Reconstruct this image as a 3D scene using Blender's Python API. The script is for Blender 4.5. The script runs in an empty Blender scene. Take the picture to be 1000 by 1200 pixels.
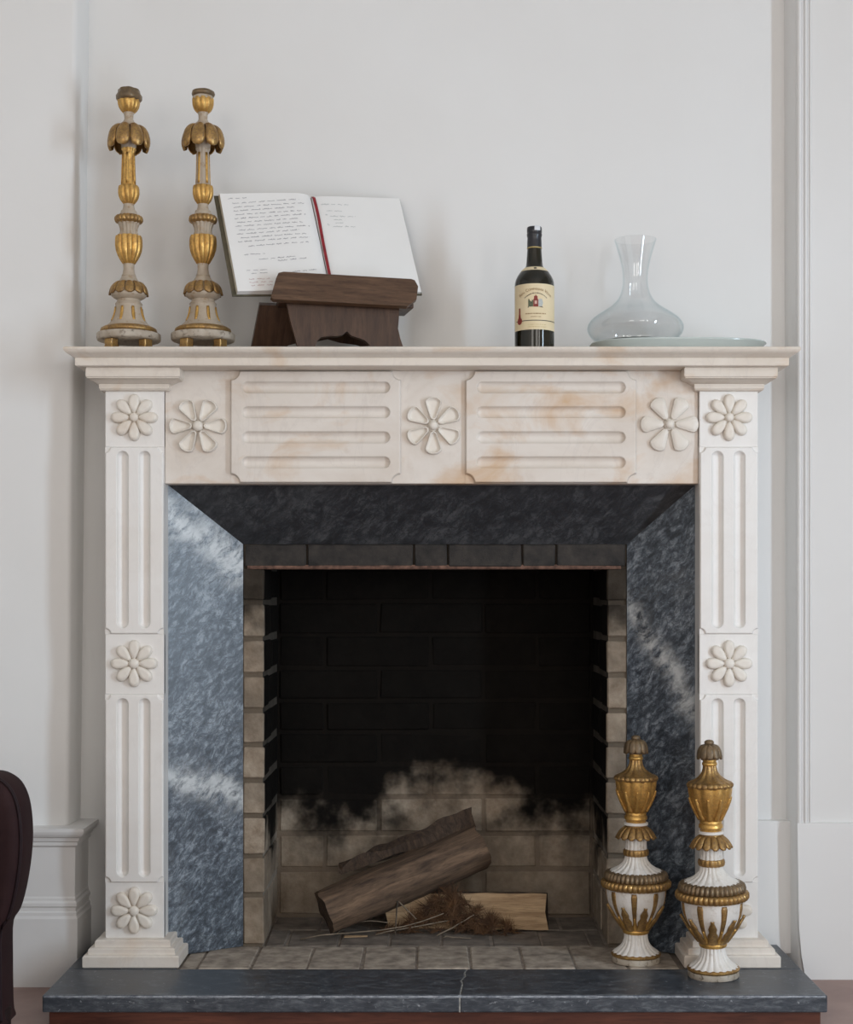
import bpy, bmesh, math, random
from mathutils import Vector, Matrix, noise
from mathutils.geometry import tessellate_polygon

PI = math.pi
random.seed(7)
S = bpy.context.scene
C = S.collection
F = 1750.0                     # focal length in pixels of the 1000x1200 frame
CAMZ = 0.955

# ------------------------------------------------------------------ camera
cd = bpy.data.cameras.new('camera')
cam = bpy.data.objects.new('camera', cd)
C.objects.link(cam)
cam.location = (0, 0, CAMZ)
cam.rotation_euler = (PI / 2, 0, 0)
cd.sensor_fit = 'HORIZONTAL'
cd.sensor_width = 36.0
cd.lens = 36.0 * F / 1000.0
cd.shift_x = -0.006
cd.shift_y = 0.095
cd.clip_start = 0.05
S.camera = cam

# ------------------------------------------------------------------ world, windows, exposure
wd = bpy.data.worlds.new('world')
S.world = wd
wd.use_nodes = True
wd.node_tree.nodes['Background'].inputs[0].default_value = (0.75, 0.85, 1.0, 1)
wd.node_tree.nodes['Background'].inputs[1].default_value = 0.3


def area(name, loc, rot, sx, sy, power, col):
    l = bpy.data.lights.new(name, 'AREA')
    l.shape = 'RECTANGLE'
    l.size, l.size_y = sx, sy
    l.energy = power
    l.color = col
    o = bpy.data.objects.new(name, l)
    C.objects.link(o)
    o.location = loc
    o.rotation_euler = rot
    return o


# daylight through the two windows of the right-hand wall (their openings are built below)
area('window_daylight_right', (2.43, 1.42, 1.27), (0, PI / 2, 0), 1.80, 0.28, 56, (0.68, 0.84, 1.0))
area('window_daylight_right_b', (2.43, -1.46, 1.55), (0, PI / 2, 0), 1.70, 0.90, 36, (1.0, 0.965, 0.92))
# daylight through the two tall windows of the wall behind the camera
area('window_daylight_rear', (-1.35, -2.42, 1.75), (PI / 2, 0, 0), 1.25, 2.1, 31, (1.0, 0.94, 0.87))
area('window_daylight_rear_b', (1.25, -2.42, 1.75), (PI / 2, 0, 0), 1.25, 2.1, 31, (1.0, 0.94, 0.87))

vs = S.view_settings
vs.view_transform = 'Standard'
vs.look = 'None'
vs.exposure = 0.0
vs.gamma = 1.0
vs.use_curve_mapping = False


# ------------------------------------------------------------------ helpers
def X(px, d):
    return (px - 506.0) * d / F


def Z(py, d):
    return CAMZ + (695.0 - py) * d / F


def wloc(o):
    v = Vector((0, 0, 0))
    while o is not None:
        v += o.location
        o = o.parent
    return v


def tag(o, label=None, cat=None, group=None, kind=None):
    if label:
        o['label'] = label
    if cat:
        o['category'] = cat
    if group:
        o['group'] = group
    if kind:
        o['kind'] = kind
    return o


def thing(name, loc, label, cat, group=None, rot=(0, 0, 0)):
    o = bpy.data.objects.new(name, None)
    o.empty_display_size = 0.05
    C.objects.link(o)
    o.location = loc
    o.rotation_euler = rot
    return tag(o, label, cat, group)


def link(name, me, mat=None, parent=None, smooth=False, loc=None, rot=None):
    if smooth:
        me.polygons.foreach_set('use_smooth', [True] * len(me.polygons))
    if mat is not None and not me.materials:
        me.materials.append(mat)
    o = bpy.data.objects.new(name, me)
    C.objects.link(o)
    o.parent = parent
    if loc is not None:
        o.location = loc
    if rot is not None:
        o.rotation_euler = rot
    return o


def mk(name, verts, faces, mat, parent=None, smooth=False, world=False, loc=None, rot=None):
    if world and parent is not None:
        w = wloc(parent)
        verts = [(v[0] - w.x, v[1] - w.y, v[2] - w.z) for v in verts]
    me = bpy.data.meshes.new(name)
    me.from_pydata(verts, [], faces)
    me.update()
    return link(name, me, mat, parent, smooth, loc, rot)


def from_bm(name, bm, mat, parent=None, smooth=False, world=False, loc=None, rot=None):
    if world and parent is not None:
        bmesh.ops.translate(bm, verts=bm.verts, vec=-wloc(parent))
    bmesh.ops.recalc_face_normals(bm, faces=bm.faces)
    me = bpy.data.meshes.new(name)
    bm.to_mesh(me)
    bm.free()
    return link(name, me, mat, parent, smooth, loc, rot)


def auto_smooth(o, ang=40):
    me = o.data
    bm = bmesh.new()
    bm.from_mesh(me)
    for f in bm.faces:
        f.smooth = True
    for e in bm.edges:
        if len(e.link_faces) == 2 and e.calc_face_angle(0) > math.radians(ang):
            e.smooth = False
    bm.to_mesh(me)
    bm.free()
    return o


def box_bm(x0, x1, y0, y1, z0, z1, bev=0.0, jit=0.0, seg=1):
    bm = bmesh.new()
    vs_ = [bm.verts.new((x, y, z)) for x in (x0, x1) for y in (y0, y1) for z in (z0, z1)]
    for f in ((0, 1, 3, 2), (4, 6, 7, 5), (0, 4, 5, 1), (2, 3, 7, 6), (0, 2, 6, 4), (1, 5, 7, 3)):
        bm.faces.new([vs_[i] for i in f])
    if jit:
        for v in bm.verts:
            v.co += Vector((random.uniform(-jit, jit) for _ in range(3)))
    bmesh.ops.recalc_face_normals(bm, faces=bm.faces)
    if bev:
        bmesh.ops.bevel(bm, geom=list(bm.edges), offset=bev, segments=seg, affect='EDGES', profile=0.5)
    return bm


def box(name, x0, x1, y0, y1, z0, z1, mat, parent=None, bev=0.0, jit=0.0, seg=1, world=True):
    return from_bm(name, box_bm(x0, x1, y0, y1, z0, z1, bev, jit, seg), mat, parent, world=world)


def prism(name, pts, a, b, mat, parent=None, axis='y', bev=0.0, world=True):
    """closed polygon extruded from a to b along an axis; pts are the two other coordinates in order"""
    def P(p, t):
        if axis == 'y':
            return (p[0], t, p[1])
        if axis == 'x':
            return (t, p[0], p[1])
        return (p[0], p[1], t)
    bm = bmesh.new()
    A = [bm.verts.new(P(p, a)) for p in pts]
    B = [bm.verts.new(P(p, b)) for p in pts]
    n = len(pts)
    bm.faces.new(A)
    bm.faces.new(B[::-1])
    for i in range(n):
        bm.faces.new((A[i], B[i], B[(i + 1) % n], A[(i + 1) % n]))
    bmesh.ops.recalc_face_normals(bm, faces=bm.faces)
    if bev:
        bmesh.ops.bevel(bm, geom=list(bm.edges), offset=bev, segments=2, affect='EDGES', profile=0.5)
    return from_bm(name, bm, mat, parent, world=world)


def lathe_data(prof, n=48, lobes=0, amp=0.0, cap=True, fn=None):
    """prof: [(r, z)] bottom to top; lobes/amp: gadroons"""
    vs_, fs = [], []
    m = len(prof)
    for j, (r, z) in enumerate(prof):
        for i in range(n):
            th = 2 * PI * i / n
            k = 1.0
            if lobes:
                k = 1.0 + amp * (abs(math.cos(lobes * th / 2)) - 0.6)
            if fn:
                k *= fn(th, j / max(1, m - 1))
            vs_.append((r * k * math.cos(th), r * k * math.sin(th), z))
    for j in range(m - 1):
        for i in range(n):
            a, b = j * n + i, j * n + (i + 1) % n
            fs.append((a, b, b + n, a + n))
    if cap:
        fs.append(tuple(range(n))[::-1])
        fs.append(tuple((m - 1) * n + i for i in range(n)))
    return vs_, fs


def lathe(name, prof, mat, parent=None, n=48, lobes=0, amp=0.0, cap=True, ang=50, fn=None):
    v, f = lathe_data(prof, n, lobes, amp, cap, fn)
    return auto_smooth(mk(name, v, f, mat, parent), ang)


def spline(pts, n):
    """Catmull-Rom through 2-D points, n samples"""
    out = []
    m = len(pts)
    for k in range(n):
        t = k / (n - 1) * (m - 1)
        i = min(int(t), m - 2)
        u = t - i
        p0, p1, p2, p3 = pts[max(i - 1, 0)], pts[i], pts[i + 1], pts[min(i + 2, m - 1)]
        out.append(tuple(0.5 * ((2 * p1[c]) + (-p0[c] + p2[c]) * u + (2 * p0[c] - 5 * p1[c] + 4 * p2[c] - p3[c]) * u * u
                                + (-p0[c] + 3 * p1[c] - 3 * p2[c] + p3[c]) * u ** 3) for c in range(len(p1))))
    return out


def leaf_mesh(name, curve, halfw, thick, bulge, nt=9, nu=4, mat=None, tip=1.0):
    """a leaf that lies on a surface of revolution: curve [(r, z)], halfw(t) half width in metres"""
    cs = spline(curve, nt)
    top, bot = [], []
    for k, (r, z) in enumerate(cs):
        t = k / (nt - 1)
        a, b = cs[max(k - 1, 0)], cs[min(k + 1, nt - 1)]
        tr, tz = b[0] - a[0], b[1] - a[1]
        L = math.hypot(tr, tz) or 1
        nr, nz = abs(tz) / L, (-tr / L if tz >= 0 else tr / L)
        if nr < 0.05 and nz < 0:
            nz = -nz
        w = halfw(t)
        for i in range(nu + 1):
            u = -1 + 2 * i / nu
            th = u * w / max(r, 1e-4)
            o = bulge * (1 - u * u)
            for lst, d in ((top, o + thick / 2), (bot, o - thick / 2)):
                rr, zz = r + nr * d, z + nz * d
                lst.append((rr * math.cos(th), rr * math.sin(th), zz))
    v = top + bot
    N = len(top)
    w1 = nu + 1
    f = []
    for k in range(nt - 1):
        for i in range(nu):
            a = k * w1 + i
            f.append((a, a + 1, a + w1 + 1, a + w1))
            f.append((N + a, N + a + w1, N + a + w1 + 1, N + a + 1))
        a, b = k * w1, k * w1 + nu
        f.append((a, a + w1, N + a + w1, N + a))
        f.append((b, N + b, N + b + w1, b + w1))
    for i in range(nu):
        a, b = i, (nt - 1) * w1 + i
        f.append((a, N + a, N + a + 1, a + 1))
        f.append((b, b + 1, N + b + 1, N + b))
    bm = bmesh.new()
    vv = [bm.verts.new(p) for p in v]
    for q in f:
        try:
            bm.faces.new([vv[i] for i in q])
        except ValueError:
            pass
    bmesh.ops.recalc_face_normals(bm, faces=bm.faces)
    me = bpy.data.meshes.new(name)
    bm.to_mesh(me)
    bm.free()
    me.polygons.foreach_set('use_smooth', [True] * len(me.polygons))
    if mat:
        me.materials.append(mat)
    return me


def ring_of(name, me, n, parent, start=0.0):
    for k in range(n):
        link(name, me, None, parent, rot=(0, 0, start + 2 * PI * k / n))


def tube_bm(bm, pts, rad, n=6):
    prev = None
    rings = []
    for k, p in enumerate(pts):
        p = Vector(p)
        a, b = Vector(pts[max(k - 1, 0)]), Vector(pts[min(k + 1, len(pts) - 1)])
        d = (b - a).normalized()
        up = Vector((0, 0, 1)) if abs(d.z) < 0.9 else Vector((1, 0, 0))
        s = d.cross(up).normalized()
        t = s.cross(d)
        r = rad(k / (len(pts) - 1)) if callable(rad) else rad
        rings.append([bm.verts.new(p + s * (r * math.cos(2 * PI * i / n)) + t * (r * math.sin(2 * PI * i / n))) for i in range(n)])
    for A, B in zip(rings, rings[1:]):
        for i in range(n):
            bm.faces.new((A[i], A[(i + 1) % n], B[(i + 1) % n], B[i]))
    bm.faces.new(rings[0][::-1])
    bm.faces.new(rings[-1])


# ------------------------------------------------------------------ materials
MATS = {}


class NT:
    def __init__(self, name):
        m = bpy.data.materials.new(name)
        m.use_nodes = True
        self.m = m
        self.t = m.node_tree
        self.b = self.t.nodes['Principled BSDF']
        MATS[name] = m

    def n(self, kind, **kw):
        nd = self.t.nodes.new(kind)
        for k, v in kw.items():
            if k.startswith('i_'):
                key = k[2:]
                key = int(key) if key.isdigit() else key.replace('_', ' ')
                nd.inputs[key].default_value = v
            else:
                setattr(nd, k, v)
        return nd

    def l(self, a, b):
        self.t.links.new(a, b)

    def coord(self, world=True):
        if world:
            return self.n('ShaderNodeNewGeometry').outputs['Position']
        return self.n('ShaderNodeTexCoord').outputs['Object']

    def mapping(self, vec, scale=(1, 1, 1), rot=(0, 0, 0), loc=(0, 0, 0)):
        mp = self.n('ShaderNodeMapping')
        mp.inputs['Scale'].default_value = scale
        mp.inputs['Rotation'].default_value = rot
        mp.inputs['Location'].default_value = loc
        self.l(vec, mp.inputs[0])
        return mp.outputs[0]

    def noise(self, vec, scale, detail=4, rough=0.55, dist=0.0):
        nd = self.n('ShaderNodeTexNoise', i_Scale=scale, i_Detail=detail, i_Roughness=rough, i_Distortion=dist)
        self.l(vec, nd.inputs['Vector'])
        return nd.outputs[0]

    def ramp(self, fac, stops, mode='LINEAR'):
        r = self.n('ShaderNodeValToRGB')
        r.color_ramp.interpolation = mode
        el = r.color_ramp.elements
        while len(el) < len(stops):
            el.new(0.5)
        for e, (p, c) in zip(el, stops):
            e.position = p
            e.color = (c, c, c, 1) if isinstance(c, (int, float)) else (*c, 1)
        self.l(fac, r.inputs[0])
        return r.outputs[0]

    def mix(self, fac, a, b, mode='MIX'):
        m = self.n('ShaderNodeMix', data_type='RGBA', blend_type=mode)
        for s, v in ((m.inputs[0], fac), (m.inputs[6], a), (m.inputs[7], b)):
            if isinstance(v, (int, float)):
                s.default_value = v
            elif isinstance(v, tuple):
                s.default_value = (*v, 1)
            else:
                self.l(v, s)
        return m.outputs[2]

    def math(self, op, a, b=0.0, c=0.0, clamp=False):
        m = self.n('ShaderNodeMath', operation=op, use_clamp=clamp)
        for s, v in zip(m.inputs, (a, b, c)):
            if isinstance(v, (int, float)):
                s.default_value = v
            else:
                self.l(v, s)
        return m.outputs[0]

    def sstep(self, v, lo, hi):
        m = self.n('ShaderNodeMapRange', interpolation_type='SMOOTHSTEP', clamp=True)
        m.inputs[1].default_value = lo
        m.inputs[2].default_value = hi
        self.l(v, m.inputs[0])
        return m.outputs[0]

    def bump(self, h, strength=0.3, dist=0.002):
        b = self.n('ShaderNodeBump', i_Strength=strength, i_Distance=dist)
        self.l(h, b.inputs['Height'])
        self.l(b.outputs[0], self.b.inputs['Normal'])

    def out(self, col, rough=0.5, metal=0.0, spec=0.5):
        for key, v in (('Base Color', col), ('Roughness', rough), ('Metallic', metal), ('Specular IOR Level', spec)):
            s = self.b.inputs[key]
            if isinstance(v, (int, float)):
                s.default_value = v
            elif isinstance(v, tuple):
                s.default_value = (*v, 1)
            else:
                self.l(v, s)
        return self.m


def simple(name, a, b, scale=12, rough=0.5, metal=0.0, bump=0.0, world=False, spec=0.5, bdist=0.002):
    k = NT(name)
    v = k.coord(world)
    n1 = k.noise(v, scale)
    col = k.ramp(n1, [(0.3, a), (0.7, b)])
    if bump:
        k.bump(k.noise(v, scale * 4), bump, bdist)
    return k.out(col, rough, metal, spec)


def wall_mat(name, a, b):
    k = NT(name)
    v = k.coord()
    big = k.noise(v, 1.6, 3)
    fine = k.noise(v, 14, 5)
    col = k.mix(k.ramp(big, [(0.35, 0.0), (0.65, 1.0)]), a, b)
    k.bump(k.math('ADD', k.math('MULTIPLY', k.noise(v, 3.5, 2), 3.0), k.math('MULTIPLY', fine, 0.35)), 0.25, 0.006)
    return k.out(col, 0.6, 0, 0.3)


wall_mat('plaster', (0.775, 0.765, 0.745), (0.80, 0.795, 0.78))
wall_mat('painted_wood', (0.77, 0.755, 0.735), (0.80, 0.79, 0.775))


def marble_white(name, stain, base, vein_amt=0.12, cloud=1.0):
    k = NT(name)
    v = k.coord()
    vd = k.mapping(v, (1, 1, 1.6))
    cl = k.noise(vd, 5.0, 6, 0.6, 0.6)
    col = k.mix(k.math('MULTIPLY', k.ramp(cl, [(0.42, 0.0), (0.68, 1.0)]), cloud), base, tuple(c * f for c, f in zip(base, (0.90, 0.87, 0.84))))
    # grey veins
    vn = k.noise(k.mapping(v, (2.2, 2.2, 1.0), (0, 0.5, 0)), 3.0, 7, 0.62, 1.2)
    vein = k.ramp(vn, [(0.475, 0.0), (0.5, 1.0), (0.525, 0.0)])
    col = k.mix(k.math('MULTIPLY', vein, vein_amt), col, (0.50, 0.44, 0.40))
    # rusty staining of the stone itself
    st = k.noise(k.mapping(v, (1.0, 1.0, 1.6), loc=(0.4, 0, 0.22)), 5.0, 6, 0.55, 0.7)
    stm = k.ramp(st, [(0.50, 0.0), (0.74, 1.0)])
    col = k.mix(k.math('MULTIPLY', stm, stain), col, (0.60, 0.38, 0.20))
    sm = k.ramp(k.noise(v, 30, 5), [(0.58, 0.0), (0.8, 1.0)])
    col = k.mix(k.math('MULTIPLY', sm, 0.25 * cloud), col, (0.50, 0.40, 0.32))
    k.bump(k.noise(v, 60, 4), 0.08, 0.002)
    return k.out(col, 0.40, 0, 0.45)


marble_white('marble', 0.03, (0.845, 0.82, 0.785), 0.06, 0.35)
marble_white('marble_frieze', 0.95, (0.76, 0.70, 0.635), 0.15, 1.0)
marble_white('marble_shelf', 0.80, (0.76, 0.69, 0.605), 0.14, 1.0)
marble_white('marble_plinth', 0.40, (0.80, 0.735, 0.66), 0.12, 0.9)
marble_white('marble_flower', 0.25, (0.81, 0.755, 0.675), 0.05, 0.6)


def grey_marble(name, dark, mid, light, patch=0.5, off=(0, 0, 0), rough=0.33, fine=1.0, bands=()):
    k = NT(name)
    v = k.mapping(k.coord(), (1, 1, 1), loc=off)
    # warp, then stretch along a diagonal so the grain runs in slanting streaks
    dist = k.n('ShaderNodeTexNoise', i_Scale=14.0, i_Detail=5.0)
    k.l(v, dist.inputs['Vector'])
    vv = k.n('ShaderNodeVectorMath', operation='MULTIPLY_ADD')
    k.l(dist.outputs[1], vv.inputs[0])
    vv.inputs[1].default_value = (0.035, 0.035, 0.035)
    k.l(v, vv.inputs[2])
    vm = k.mapping(k.mapping(vv.outputs[0], (1, 1, 1), (0, 0.80, 0)), (0.62, 1.0, 1.5))
    n1 = k.noise(vm, 58 * fine, 9, 0.72, 0.3)
    n0 = k.noise(vm, 9, 5, 0.6, 0.6)
    base = k.math('ADD', k.math('MULTIPLY', n1, 0.75), k.math('MULTIPLY', n0, 0.25))
    col = k.ramp(base, [(0.40, dark), (0.5, mid), (0.61, light)])
    # hair-thin dark veins
    n2 = k.noise(vm, 15, 7, 0.62, 1.2)
    vein = k.ramp(n2, [(0.478, 0.0), (0.5, 1.0), (0.522, 0.0)])
    n3 = k.noise(vm, 33, 6, 0.6, 0.8)
    vein2 = k.ramp(n3, [(0.48, 0.0), (0.5, 1.0), (0.52, 0.0)])
    col = k.mix(k.math('MULTIPLY', k.math('MAXIMUM', vein, k.math('MULTIPLY', vein2, 0.8)), 0.9), col, dark)
    # pale calcite patches
    pn = k.noise(k.mapping(v, (1.0, 1.0, 1.0), (0, 0.75, 0)), 3.3, 3, 0.5, 0.9)
    p2 = k.noise(vm, 30, 8, 0.72)
    msk = k.ramp(pn, [(0.60, 0.0), (0.76, 0.6)])
    if bands:
        sp = k.n('ShaderNodeSeparateXYZ')
        k.l(k.coord(), sp.inputs[0])
        px_, _, pz_ = sp.outputs
        msk = k.math('MULTIPLY', msk, 0.35)
        wob = k.math('MULTIPLY', k.math('SUBTRACT', k.noise(v, 12, 5, 0.6), 0.5), 0.14)
        for (side, xr, zr, sl, wd, amt) in bands:        # veins that cross the slab: z = zr + sl (x - xr)
            dz_ = k.math('SUBTRACT', k.math('ADD', pz_, wob), k.math('MULTIPLY_ADD', k.math('SUBTRACT', px_, xr), sl, zr))
            q = k.math('DIVIDE', dz_, wd)
            e = k.math('POWER', 2.718, k.math('MULTIPLY', k.math('MULTIPLY', q, q), -1.0))
            on = k.math('GREATER_THAN', k.math('MULTIPLY', px_, side), 0.0)
            msk = k.math('MAXIMUM', msk, k.math('MULTIPLY', k.math('MULTIPLY', e, on), amt))
    pm = k.math('MULTIPLY', msk, k.ramp(p2, [(0.38, 0.0), (0.56, 1.0)]))
    col = k.mix(k.math('MULTIPLY', pm, patch), col, (0.60, 0.62, 0.62))
    k.bump(n1, 0.08, 0.001)
    return k.out(col, rough, 0, 0.6)


grey_marble('slip_marble', (0.018, 0.023, 0.031), (0.078, 0.096, 0.120), (0.26, 0.295, 0.33), 0.9, (0.0, 0, 0.13), 0.34, 1.0,
            ((-1, -0.60, 1.125, -0.80, 0.050, 1.0), (-1, -0.58, 0.500, -0.55, 0.034, 1.0), (1, 0.488, 0.930, -1.75, 0.040, 0.95)))
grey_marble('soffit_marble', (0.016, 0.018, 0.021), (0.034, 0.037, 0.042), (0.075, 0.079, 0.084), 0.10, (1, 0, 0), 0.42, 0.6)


def slate():
    k = NT('slate')
    v = k.coord()
    n1 = k.noise(k.mapping(v, (0.6, 1, 2.2)), 44, 9, 0.74, 0.4)
    col = k.ramp(n1, [(0.32, (0.020, 0.025, 0.034)), (0.52, (0.058, 0.068, 0.082)), (0.72, (0.17, 0.185, 0.2))])
    sc = k.noise(k.mapping(v, (1.0, 1, 1)), 90, 4, 0.7)
    col = k.mix(k.ramp(sc, [(0.64, 0.0), (0.72, 0.7)]), col, (0.5, 0.52, 0.54))
    k.bump(n1, 0.12, 0.002)
    return k.out(col, k.ramp(n1, [(0.3, 0.28), (0.7, 0.45)]), 0, 0.5)


slate()


def chipped_slate():
    k = NT('slate_edge')
    v = k.coord()
    n1 = k.noise(k.mapping(v, (1, 1, 1)), 60, 6, 0.7)
    col = k.ramp(n1, [(0.35, (0.11, 0.125, 0.15)), (0.6, (0.36, 0.38, 0.41))])
    return k.out(col, 0.6)


chipped_slate()


def brick_mat(name, clean_a, clean_b, soot_amt, front_clean=True, front_col=None):
    k = NT(name)
    v = k.coord()
    sx = k.n('ShaderNodeSeparateXYZ')
    k.l(v, sx.inputs[0])
    x, y, z = sx.outputs
    n1 = k.noise(v, 24, 6, 0.65)
    n2 = k.noise(v, 7, 4, 0.6)
    oi = k.n('ShaderNodeObjectInfo')
    base = k.mix(k.ramp(n1, [(0.3, 0.0), (0.7, 1.0)]), clean_a, clean_b)
    base = k.mix(k.math('MULTIPLY', oi.outputs['Random'], 0.45), base, (0.17, 0.125, 0.085))
    base = k.mix(k.math('MULTIPLY', k.ramp(n2, [(0.42, 0.0), (0.66, 1.0)]), 0.55), base, (0.10, 0.082, 0.064))
    if front_col:
        base = k.mix(k.sstep(y, 3.727, 3.734), front_col, base)
    # soot line: rises to the middle of the firebox
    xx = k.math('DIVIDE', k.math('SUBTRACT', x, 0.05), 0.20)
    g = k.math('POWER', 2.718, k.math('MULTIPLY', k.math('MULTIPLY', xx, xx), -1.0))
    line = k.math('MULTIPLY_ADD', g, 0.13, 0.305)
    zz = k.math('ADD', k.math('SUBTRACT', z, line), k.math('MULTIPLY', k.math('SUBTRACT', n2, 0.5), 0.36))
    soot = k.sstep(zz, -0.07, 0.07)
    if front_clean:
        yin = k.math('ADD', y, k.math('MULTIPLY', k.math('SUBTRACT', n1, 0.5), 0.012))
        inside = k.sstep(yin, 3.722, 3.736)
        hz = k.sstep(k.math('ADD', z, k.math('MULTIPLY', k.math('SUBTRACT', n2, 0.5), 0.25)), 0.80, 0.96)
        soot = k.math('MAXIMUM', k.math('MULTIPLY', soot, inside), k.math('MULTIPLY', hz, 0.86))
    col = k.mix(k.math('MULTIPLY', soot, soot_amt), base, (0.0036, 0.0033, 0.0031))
    k.bump(k.math('ADD', n1, k.noise(v, 90, 3)), 0.5, 0.004)
    return k.out(col, 0.9, 0, 0.08)


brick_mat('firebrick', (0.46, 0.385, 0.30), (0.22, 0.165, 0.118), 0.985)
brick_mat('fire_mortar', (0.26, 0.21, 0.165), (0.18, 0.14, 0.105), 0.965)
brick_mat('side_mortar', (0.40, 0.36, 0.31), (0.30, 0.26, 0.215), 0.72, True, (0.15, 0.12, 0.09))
simple('lintel_brick', (0.012, 0.011, 0.010), (0.046, 0.038, 0.032), 30, 0.8, 0, 0.6, True)
simple('rusty_iron', (0.05, 0.025, 0.018), (0.24, 0.13, 0.09), 60, 0.85, 0, 0.6, True)
simple('hearth_brick', (0.19, 0.155, 0.125), (0.50, 0.425, 0.345), 26, 0.8, 0, 0.6, True)
simple('hearth_ash', (0.10, 0.082, 0.066), (0.24, 0.20, 0.165), 22, 0.95, 0, 0.6, True)
simple('hearth_joint', (0.17, 0.14, 0.115), (0.30, 0.25, 0.205), 40, 0.95, 0, 0.6, True)
simple('joint_filler', (0.16, 0.155, 0.145), (0.42, 0.41, 0.38), 80, 0.9, 0, 0.3, True)
simple('floor_paint', (0.27, 0.17, 0.145), (0.36, 0.24, 0.205), 8, 0.45, 0, 0.1, True)


def wood(name, a, b, scale=(1, 1, 1), rough=0.45, rings=18, world=False, bump=0.15):
    k = NT(name)
    v = k.mapping(k.coord(world), scale)
    n1 = k.noise(v, rings, 6, 0.6, 0.4)
    n2 = k.noise(v, rings * 4, 4, 0.6)
    col = k.ramp(n1, [(0.3, a), (0.72, b)])
    col = k.mix(k.math('MULTIPLY', k.ramp(n2, [(0.5, 0.0), (0.7, 1.0)]), 0.5), col, tuple(c * 0.45 for c in a))
    k.bump(n1, bump, 0.002)
    return k.out(col, rough, 0, 0.4)


wood('red_wood', (0.055, 0.016, 0.010), (0.15, 0.05, 0.03), (0.25, 1, 3), 0.4, 16, True)
wood('walnut_lip', (0.055, 0.027, 0.014), (0.145, 0.080, 0.044), (0.7, 1, 6), 0.4, 14)
wood('walnut_leg', (0.040, 0.019, 0.011), (0.095, 0.050, 0.029), (6, 1, 0.7), 0.4, 14)
wood('bark', (0.040, 0.025, 0.017), (0.21, 0.135, 0.085), (5, 5, 0.8), 0.85, 10, False, 0.7)
wood('dark_bark', (0.022, 0.015, 0.011), (0.090, 0.056, 0.036), (6, 6, 0.8), 0.9, 14, False, 0.9)
wood('cut_wood', (0.04, 0.026, 0.018), (0.10, 0.065, 0.042), (3, 3, 3), 0.9, 14, False, 0.3)
wood('pale_wood', (0.28, 0.175, 0.095), (0.55, 0.385, 0.225), (0.8, 8, 8), 0.75, 9, False, 0.5)
simple('needles', (0.045, 0.021, 0.010), (0.13, 0.062, 0.024), 30, 0.9)
simple('twig_bark', (0.11, 0.085, 0.06), (0.26, 0.205, 0.15), 40, 0.85)


def gold(name, base, dark, wear=0.5, bole=(0.22, 0.09, 0.035), metal=0.75):
    k = NT(name)
    v = k.coord(False)
    n1 = k.noise(v, 60, 6, 0.65)
    n2 = k.noise(v, 190, 5, 0.7)
    col = k.mix(k.ramp(n1, [(0.35, 0.0), (0.72, 1.0)]), base, dark)
    wm = k.math('MULTIPLY', k.ramp(n2, [(0.5, 0.0), (0.66, 1.0)]), wear)
    col = k.mix(wm, col, bole)
    k.bump(n2, 0.18, 0.002)
    return k.out(col, k.ramp(n1, [(0.3, 0.30), (0.7, 0.50)]), k.math('MULTIPLY_ADD', wm, -metal, metal), 0.5)


gold('gilding', (0.72, 0.44, 0.13), (0.42, 0.23, 0.06), 0.55)
gold('gilding_aged', (0.50, 0.31, 0.11), (0.24, 0.14, 0.055), 0.8, (0.13, 0.065, 0.035))
gold('gilding_dark', (0.25, 0.17, 0.09), (0.12, 0.085, 0.05), 0.8, (0.10, 0.07, 0.05), 0.5)


def cream(name, a, b, chip, wear=0.5):
    k = NT(name)
    v = k.coord(False)
    n1 = k.noise(v, 20, 5)
    n2 = k.noise(v, 70, 5, 0.65)
    col = k.mix(k.ramp(n1, [(0.35, 0.0), (0.7, 1.0)]), a, b)
    col = k.mix(k.math('MULTIPLY', k.ramp(n2, [(0.54, 0.0), (0.68, 1.0)]), wear), col, chip)
    k.bump(n2, 0.15, 0.002)
    return k.out(col, 0.55, 0, 0.4)


cream('cream_paint', (0.50, 0.42, 0.33), (0.40, 0.325, 0.24), (0.31, 0.20, 0.105), 0.8)
cream('white_paint', (0.80, 0.77, 0.73), (0.70, 0.66, 0.60), (0.45, 0.38, 0.29), 0.45)
cream('chipped_paint', (0.55, 0.49, 0.41), (0.36, 0.29, 0.215), (0.10, 0.065, 0.045), 0.95)

simple('paper', (0.80, 0.785, 0.76), (0.835, 0.825, 0.80), 6, 0.8, 0, 0, False, 0.2)
simple('page_edge', (0.60, 0.54, 0.42), (0.72, 0.66, 0.54), 60, 0.85)
simple('book_cover', (0.06, 0.055, 0.032), (0.13, 0.11, 0.07), 30, 0.6)
simple('ribbon', (0.20, 0.008, 0.014), (0.31, 0.014, 0.022), 50, 0.45)
simple('ink', (0.28, 0.27, 0.30), (0.34, 0.33, 0.35), 90, 0.8)
simple('red_ink', (0.50, 0.33, 0.33), (0.56, 0.40, 0.39), 90, 0.8)
simple('pencil', (0.42, 0.44, 0.43), (0.48, 0.50, 0.49), 90, 0.8)
simple('label_paper', (0.74, 0.61, 0.38), (0.79, 0.67, 0.45), 20, 0.6)
simple('label_ink_brown', (0.28, 0.16, 0.06), (0.33, 0.19, 0.08), 90, 0.6)
simple('label_ink_dark', (0.04, 0.04, 0.03), (0.07, 0.06, 0.05), 90, 0.6)
simple('label_red', (0.20, 0.025, 0.018), (0.28, 0.045, 0.03), 90, 0.55)
simple('label_green', (0.05, 0.075, 0.04), (0.16, 0.17, 0.10), 300, 0.6)
simple('label_grey', (0.42, 0.44, 0.42), (0.55, 0.56, 0.52), 300, 0.6)
simple('label_pink', (0.62, 0.38, 0.30), (0.68, 0.44, 0.36), 90, 0.6)
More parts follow.
